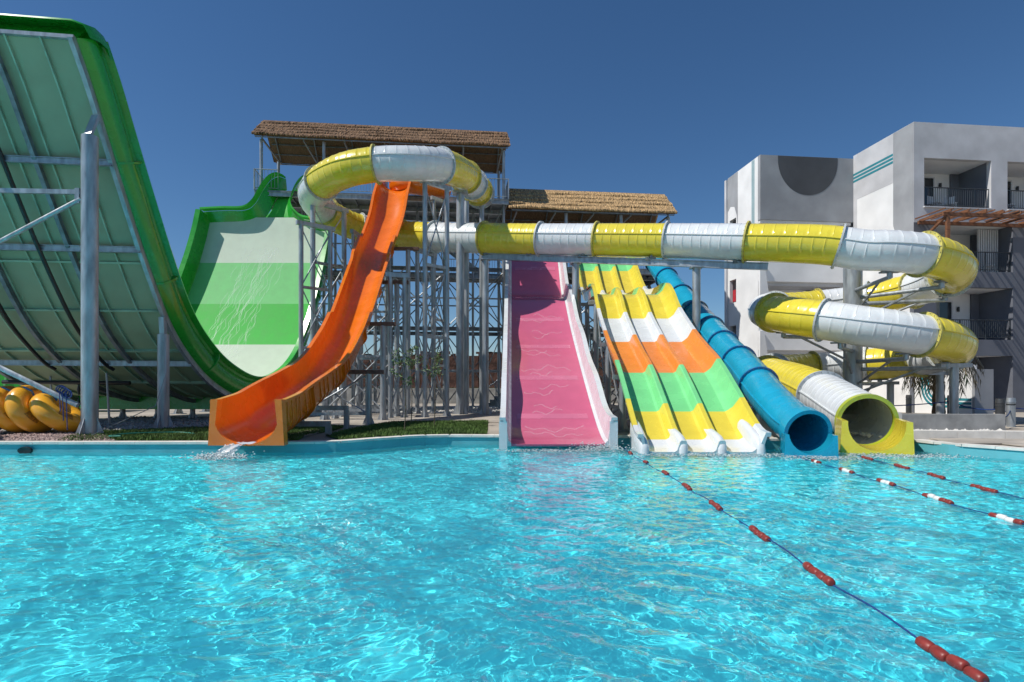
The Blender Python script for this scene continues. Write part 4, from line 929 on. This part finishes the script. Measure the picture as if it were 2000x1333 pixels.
for z in (2.0, 5.9): link('raking_fin', MB().prism([Q(5.54, .05, z), Q(4.9, .05, z), Q(5.3, .05, z+2.6), Q(5.54, .05, z+2.6)], HV*.15), 'render_white', ho)
S2 = lambda v, z, o=.006: Q(5.56+o, v, z)
for k in range(3): sheet('paint_stripe', [S2(.62+k*.11, 14.38), S2(.68+k*.11, 14.38), S2(.68+k*.11, 9.5), S2(.62+k*.11, 9.5)], 'teal')
sheet('paint_field', [S2(2.5, 14.39), S2(3.74, 14.39), S2(3.74, 12.3), S2(3.4, 12.55), S2(2.9, 12.4), S2(2.62, 11.8), S2(2.5, 10.6)], 'render_mid')
for z in (7.05, 4.0): link('hydrant_cabinet', MB().box(Q(5.3, 3.2, z), .12, .18, .35, (HU, HV, UP)), 'red', ho)
link('stair_floor_slab', MB().box(Q(4.4, 3.0, 6.5), 1.1, .7, .06, (HU, HV, UP)), 'render_light', ho)
# garden wall with teal stripes in front of the corner
gw = thing('garden_wall', 'low white garden wall with three curving teal stripes', 'wall', B(0, -3, GZ))
link('wall_leaf', MB().box(B(.12, -1.6, 1.35), .12, 1.55, 1.13, (HU, HV, UP)), 'render_white', gw)
link('shade_grey_wall_end', MB().box(B(.45, -3.22, 1.25), .45, .06, 1.03, (HU, HV, UP)), 'render_mid', gw)  # greyer than the white leaf: this face's shade is put into its colour
for k in range(3):
    o = k*.17; outr = []; inn = []
    for q in range(11):
        a = R(90*q/10); r0, r1 = .95-o, .84-o; outr.append((-.62-r0*math.sin(a)+.0, 1.45-r0*math.cos(a)))
        inn.append((-.62-r1*math.sin(a), 1.45-r1*math.cos(a)))
    cyc = [(v, z) for v, z in outr]
    # stripe runs down then bends toward the pool
    A_ = [(-.55+o*-1-.0, 2.45), (-.55-o-.11, 2.45)]
    ptsO = [(-.45-o, 2.45)]+[(-1.35+(.90-o)*math.cos(a), 1.45-(.90-o)*math.sin(a)) for a in [R(9*q) for q in range(11)]]+[(-3.12, .55+o)]
    ptsI = [(-.45-o-.11, 2.45)]+[(-1.35+(.79-o)*math.cos(a), 1.45-(.79-o)*math.sin(a)) for a in [R(9*q) for q in range(11)]]+[(-3.12, .66+o)]
    mb = MB(); rs = [[B(-.006, v0, z0), B(-.006, v1, z1), B(-.001, v1, z1), B(-.001, v0, z0)] for (v0, z0), (v1, z1) in zip(ptsO, ptsI)]
    link('paint_stripe', mb.rings(rs), 'teal', gw)
# pergola over the second floor terrace
pg = thing('pergola', 'brown timber pergola over the upper hotel terrace', 'pergola', B(3, -1, 9.3))
zp = 9.55
for v in (-.15, -1.55): link('main_beam', MB().bar(B(.1, v, zp), B(9, v, zp), .1, .16), 'timber', pg)
for i in range(10): link('cross_beam', MB().bar(B(.3+i*.9, -1.8, zp+.12), B(.3+i*.9, -.03, zp+.12), .07, .12), 'timber', pg)
for i in range(22): link('slat', MB().bar(B(.05+i*.42, -1.75, zp+.21), B(.05+i*.42, -.03, zp+.21), .05, .05), 'timber', pg)
link('post', MB().bar(B(.35, -1.55, 7.9), B(.35, -1.55, zp-.08), .14, .14), 'timber', pg); link('terrace_slab', MB().box(B(5, -.9, 7.78), 5, .85, .12, (HU, HV, UP)), 'render_dark', pg) if False else None
link('knee_brace', MB().bar(B(.35, -.02, 8.7), B(.35, -1.5, zp-.05), .1, .1), 'timber', pg)
# balcony chairs
def chair(loc, rz, label):
    t_ = thing('balcony_chair', label, 'chair', loc, 'white chairs on the hotel balconies'); c = V(loc)
    m = Matrix.Rotation(rz, 3, 'Z'); w = lambda x, y, z: c+m @ V((x, y, z))
    link('seat', MB().box(w(0, 0, .44), .24, .24, .02, [m @ a for a in (V((1, 0, 0)), V((0, 1, 0)), V((0, 0, 1)))]), 'chair', t_)
    rs = [[w(.24*math.sin(a), .24+.05*math.cos(a), z) for z in (.46, .9)]+[w(.24*math.sin(a), .27+.05*math.cos(a), z) for z in (.9, .46)] for a in [R(-70+20*k) for k in range(8)]]
    link('backrest', MB().rings(rs), 'chair', t_)
    for x in (-.2, .2):
        for y in (-.2, .2): link('leg', MB().tube(w(x, y, .0), w(x*.9, y*.9, .43), .02, 6), 'chair', t_)
chair(B(1.9, .8, Z3), .4, 'white chair on the top balcony, left of the two'); chair(B(2.8, .85, Z3), -.5, 'white chair on the top balcony, right of the two'); chair(B(6.0, .8, Z3), .3, 'white chair on the top balcony at the right picture edge'); chair(B(4.7, .7, Z2), -.4, 'white chair behind the railing below the pergola')
# ------------------------------------------------------------------ right-hand deck: kerb, palm, bollards
kb = thing('planter_kerb', 'low stone kerb along the paved pool edge at right', 'kerb', (13, 15, GZ))
kp = resample(spline([V((10.15, 14.6, 0)), V((11.0, 14.5, 0)), V((12.0, 14.35, 0)), V((14, 14.0, 0)), V((16.5, 13.4, 0))], 6), 1.05)
for a, c in zip(kp, kp[1:]):
    d = (c-a).normalized(); link('kerb_stone', MB().bar(a+d*.005+UP*(GZ+.11), c-d*.005+UP*(GZ+.11), .34, .22), 'coping', kb)
link('planter_wall', MB().box((11.8, 16.7, GZ+.26), 2.6, .1, .26), 'terrace', kb); link('junction_box', MB().box((11.0, 16.5, GZ+.36), .25, .09, .22), 'coping', kb)
pm = thing('palm_tree', 'short palm with a skirt of dry drooping fronds behind the spiral', 'palm tree', (17.6, 23.8, GZ)); pc_ = V((17.7, 23.6, 0))
rs = []
for k in range(12):
    z = GZ+k*.26; r = .22*(1-.02*k)+(.03 if k % 2 else 0); rs.append([pc_+V((r*math.cos(6.283*q/12), r*math.sin(6.283*q/12), z)) for q in range(12)])
link('trunk', MB().rings(rs), 'bark', pm, smooth=True)
g = random.Random(11)
for k in range(60):
    a = g.uniform(0, 6.283); l = g.uniform(1.1, 1.7); z0 = GZ+2.75+g.uniform(-.2, .35); d = V((math.cos(a), math.sin(a), 0)); dr = g.uniform(.9, 2.0); mb = MB(); sd = V((-d.y, d.x, 0))
    prev = pc_+UP*z0+d*.15
    for s_ in range(1, 8):
        q = s_/7; cur = pc_+UP*(z0+.25*math.sin(q*2.2)-dr*q*q)+d*(.15+l*(q**.75)*.8)
        mb.bar(prev, cur, .025*(1.2-q), .012); 
        for sg in (-1, 1):
            for h in range(2):
                b0_ = prev.lerp(cur, h*.5); tip = b0_+sd*sg*g.uniform(.2, .4)*(1.1-q*.5)+(cur-prev)*.9-UP*g.uniform(.05, .22); mb.add([b0_, b0_+(cur-prev)*.30, tip], [(0, 1, 2)])
        prev = cur
    link('frond', mb, 'dryleaf' if g.random() < .8 else 'leaf', pm, fix=False)
for x, y, h, mt, lab in ((15.1, 17.6, .95, 'lamp', 'dark grey bollard on the right deck, nearer the pool'), (16.4, 18.7, .95, 'steel', 'light grey bollard on the right deck, beside the dark one'), (18.9, 28 - .9, .9, 'lamp', 'small bollard light at the foot of the garden wall'), (15.9, 20.6, 1.0, 'steeldark', 'dark post behind the spiral props holding the blue rope')):
    t_ = thing('bollard', lab, 'bollard', (x, y, GZ), 'bollards on the hotel deck')
    link('post', MB().tube((x, y, GZ), (x, y, GZ+h-.14), .12, 16), mt, t_, smooth=True, sharp=40); link('cap', MB().tube((x, y, GZ+h-.14), (x, y, GZ+h), .13, 16, r2=.11), mt, t_, smooth=True, sharp=40); link('collar', MB().tube((x, y, GZ+h-.24), (x, y, GZ+h-.19), .126, 16), 'lamp', t_)
def sag(p, q, s, n=14): return [V(p).lerp(V(q), k/n)-UP*s*(4*(k/n)*(1-k/n)) for k in range(n+1)]
def cord(name, pts, r, mat, parent=None):
    fr_ = frames(pts); return link(name, MB().rings([[p_+(s_*math.cos(6.283*k/6)+n_*math.sin(6.283*k/6))*r for k in range(6)] for p_, s_, n_, t_ in fr_]), mat, parent, smooth=True)
tag(cord('barrier_rope', sag((15.1, 17.6, .85), (15.9, 20.6, 1.0), .12)+sag((15.9, 20.6, 1.0), (10.5, 20.4, .95), .14), .02, 'rope'), 'blue rope strung from the dark bollard to behind the spiral', 'rope')
tag(cord('barrier_rope', sag((15.1, 17.6, .8), (16.4, 18.7, .8), .22), .018, 'rope2'), 'dark rope hanging between the two bollards', 'rope')
tag(cord('barrier_rope', sag((16.4, 18.7, .85), (24, 19.5, .85), .2), .018, 'rope'), 'blue rope running from the light bollard out of the picture', 'rope')
# ------------------------------------------------------------------ lane ropes
def onwater(px, py): D = 1.6*F/(py-HZ); return V(((px-1000)*D/F, D, 0))
def lane(pix, clusters, label, colours):
    w = [onwater(*p) for p in pix]; c0 = w[len(w)//2]
    t_ = thing('lane_rope', label, 'lane rope', (c0.x, c0.y, 0), 'float ropes across the pool'); L = spline(w, 10)
    q = resample(L, .08); q = [p_+V((.012*math.sin(p_.y*5), 0, .012+.012*math.sin(p_.y*3.1+p_.x))) for p_ in q]
    link('rope', MB().rings([[p_+(s_*math.cos(6.283*k/6)+n_*math.sin(6.283*k/6))*.0065 for k in range(6)] for p_, s_, n_, tt in frames(q)]), 'rope', t_, smooth=True)
    proto = {}
    for px, py, nb in clusters:
        c = onwater(px, py); i = min(range(1, len(q)-1), key=lambda k: (q[k]-c).length); d = (q[i+1]-q[i-1]).normalized(); c = q[i]
        for b_ in range(nb):
            o = c+d*((b_-(nb-1)/2)*.118); o.z = .016+rnd.uniform(-.008, .008); col = colours[b_ % len(colours)] if len(colours) > 1 and 0 < b_ < nb-1 else colours[0]
            key = col; ang = math.atan2(d.y, d.x)+rnd.uniform(-.12, .12)
            if key not in proto:
                rs = []
                for x, r in ((-.056, .014), (-.056, .026), (-.046, .035), (-.018, .038), (.018, .038), (.046, .035), (.056, .026), (.056, .014)): rs.append([V((x, r*math.cos(6.283*k/14), r*math.sin(6.283*k/14))) for k in range(14)])
                ob = link('float', MB().rings(rs), col, None, smooth=True, sharp=50); ob.parent = t_; proto[key] = ob
            else:
                ob = proto[key].copy(); S.collection.objects.link(ob); ob.parent = t_
            ob.location = o-worldloc(t_); ob.rotation_euler = (rnd.uniform(0, 6), rnd.uniform(-.06, .06), ang)
lane([(1192, 853), (1231, 887), (1260, 905), (1298, 926), (1341, 953), (1398, 990), (1485, 1046), (1600, 1125), (1690, 1184), (1818, 1269), (1878, 1307), (1960, 1360)],
     [(1231, 887, 2), (1260, 905, 2), (1298, 926, 3), (1341, 953, 4), (1398, 990, 4), (1485, 1046, 4), (1600, 1125, 4), (1818, 1269, 2), (1878, 1307, 2)], 'longest float rope with plain red floats crossing to the near right corner', ['float'])
lane([(1500, 866), (1543, 888), (1592, 904), (1653, 922), (1731, 946), (1827, 976), (1964, 1017), (2060, 1045)],
     [(1543, 888, 3), (1592, 904, 3), (1653, 922, 4), (1731, 946, 4), (1827, 976, 5), (1964, 1017, 4)], 'middle float rope with red and white floats', ['float', 'floatw', 'floatw'])
lane([(1622, 874), (1694, 897), (1762, 914), (1832, 933), (1922, 957), (2010, 980)],
     [(1694, 897, 4), (1762, 914, 4), (1832, 933, 4), (1922, 957, 5)], 'farthest right float rope with red floats ahead of the yellow exit', ['float'])
# ------------------------------------------------------------------ saplings
def sapling(x, y, h, label, seed):
    g = random.Random(seed); t_ = thing('sapling', label, 'sapling', (x, y, GZ), 'young trees on the lawn'); q = [V((x, y, GZ)), V((x+.03, y, GZ+h*.4)), V((x-.02, y+.02, GZ+h*.75)), V((x+.04, y, GZ+h))]
    cord('stem', resample(spline(q, 4), .2), .016, 'stem', t_); mb = MB()
    for k in range(5):
        z = GZ+h*g.uniform(.6, 1); a = g.uniform(0, 6.28); e = V((x+.5*math.cos(a)*g.uniform(.4, 1), y+.3*math.sin(a), z+g.uniform(.1, .4))); b0_ = V((x, y, z))
        link('branch', MB().tube(b0_, e, .008, 5, r2=.004), 'stem', t_)
        for i in range(34):
            c = b0_.lerp(e, g.uniform(.2, 1.1))+V((g.gauss(0, .06), g.gauss(0, .06), g.gauss(0, .06))); u = V((g.gauss(0, 1), g.gauss(0, 1), g.gauss(0, 1))).normalized()*.05; w_ = u.orthogonal().normalized()*.022; mb.add([c-u, c+w_, c+u, c-w_], [(0, 1, 2, 3)])
    link('foliage', mb, 'leaf', t_, fix=False)
sapling(*at(790, 16.5), 2.1, 'thin leafy sapling on the lawn, left of three', 1); sapling(*at(803, 19.5), 2.6, 'thin leafy sapling on the lawn, middle of three', 2); sapling(*at(848, 18.6), 2.3, 'thin leafy sapling on the lawn, nearest the pink slide', 3)
# ------------------------------------------------------------------ running water at the slide exits
msp = bpy.data.materials.new('foaming_water'); msp.use_nodes = True; b = msp.node_tree.nodes['Principled BSDF']
b.inputs['Base Color'].default_value = (.80, .88, .90, 1); b.inputs['Roughness'].default_value = .18; b.inputs['Transmission Weight'].default_value = .35; b.inputs['IOR'].default_value = 1.33
M['splash'] = msp
def splash(c, d, n, spread, r, label, seed, z1=.12):
    g = random.Random(seed); mb = MB(); oc = [(1, 0, 0), (0, 1, 0), (-1, 0, 0), (0, -1, 0), (0, 0, 1), (0, 0, -1)]; of_ = [(0, 1, 4), (1, 2, 4), (2, 3, 4), (3, 0, 4), (1, 0, 5), (2, 1, 5), (3, 2, 5), (0, 3, 5)]
    for i in range(n):
        p_ = V(c)+V((g.gauss(0, spread[0]), g.gauss(0, spread[1]), 0)); z = abs(g.gauss(0, z1)); s_ = r*g.uniform(.4, 1.5)*(1 if z < .04 else .5); fl_ = .25 if z < .04 else 1
        mb.add([(p_.x+s_*a*1.6, p_.y+s_*b_, z+s_*k*fl_+.005) for a, b_, k in oc], of_)
    o = link('splash', mb, 'splash', smooth=True, fix=False, kind='stuff', sharp=180); o['label'] = label
ow = []
for k in range(12):
    q = k/11; y = 13.0-.55*q; z = .27-.27*q*q; ow.append([V((-6.2+(.35-.12*math.sin(q*3))*f*(1-.3*q)-.15*q, y-.03*math.sin(f*5+q*9), z+.025*math.sin(f*9+q*14)+.012)) for f in [-1+.2*i for i in range(11)]])
o = link('falling_water', MB().rings(ow, closed=False), 'splash', smooth=True, kind='stuff', fix=False); o['label'] = 'sheet of water pouring from the orange slide'
splash((-6.35, 12.35, 0), 0, 700, (.28, .22), .03, 'white splash where the orange slide meets the pool', 1, .05)
splash((2.1, 13.95, 0), 0, 350, (.35, .12), .022, 'white splash at the right foot of the pink slide', 2, .07)
splash((1.0, 13.75, 0), 0, 650, (1.0, .16), .017, 'thin foam along the foot of the pink slide', 3, .01)
splash((4.6, 12.95, 0), 0, 900, (1.2, .18), .017, 'thin foam along the foot of the racing slide', 4, .01)
splash((6.8, 12.4, 0), 0, 500, (.5, .22), .018, 'foam in front of the blue tube exit', 5, .012); splash((8.7, 12.75, 0), 0, 900, (.9, .28), .018, 'foam in front of the yellow tube exit', 6, .012)

def film(name, pts_list, w, label, mat='film'):
    mb = MB()
    for pts in pts_list:
        for (a, n_), (c, _) in zip(pts, pts[1:]):
            d = (c-a).normalized(); sd = d.cross(n_).normalized()*w; mb.add([a-sd+n_*.004, c-sd+n_*.004, c+n_*.007, a+n_*.007, c+sd+n_*.004, a+sd+n_*.004], [(0, 1, 2, 3), (3, 2, 4, 5)])
    o = link(name, mb, mat, smooth=True, fix=False, kind='stuff'); o['label'] = label
M['film'] = bpy.data.materials.new('thin_running_water'); M['film'].use_nodes = True; b = M['film'].node_tree.nodes['Principled BSDF']
b.inputs['Base Color'].default_value = (.9, .93, .95, 1); b.inputs['Roughness'].default_value = .3; b.inputs['IOR'].default_value = 1.33; b.inputs['Alpha'].default_value = .2
g = random.Random(21); fl_ = []
for D in (15.0, 16.4, 17.6, 18.9, 20.3, 21.9, 23.3):
    for q in range(2):
        x0 = g.uniform(-.95, -.2); x1 = g.uniform(.1, 1.0); ph = g.uniform(0, 6); am = g.uniform(.08, .3); line = []
        for i in range(34):
            x = x0+(x1-x0)*i/33; D2 = D+q*.35+am*math.sin(x*4.2+ph)*.6+.1*math.sin(x*11+ph)+.05*abs(math.sin(x*17)); f = pf[near(pf, D2)]; f2 = pf[min(len(pf)-1, near(pf, D2)+1)]
            p_ = f[0]+f[3]*((D2-f[0].y)/max(.2, f[3].y)); line.append((V((1.15+x, p_.y, p_.z)), f[2]))
        fl_.append(line)
film('running_water', fl_, .014, 'thin wavy lines of water running down the pink slide')
fl_ = []
for k in range(120):
    f0 = .5+g.gauss(0, .085); i0 = g.randrange(vall+6, N-10); line = []; am = g.uniform(.006, .016); ph = g.uniform(0, 6); f0 += (N-i0)*.0012*g.uniform(-1, 1)-(N-i0)*.0022
    for i in range(i0, min(N-8, i0+g.randrange(4, 11))): line.append((hsurf(i, f0+am*math.sin(i*1.3+ph)+(i-i0)*.004, .05), nor[i]))
    if len(line) > 2: fl_.append(line)
film('running_water', fl_, .012, 'streaks of water running down the striped half pipe wall')
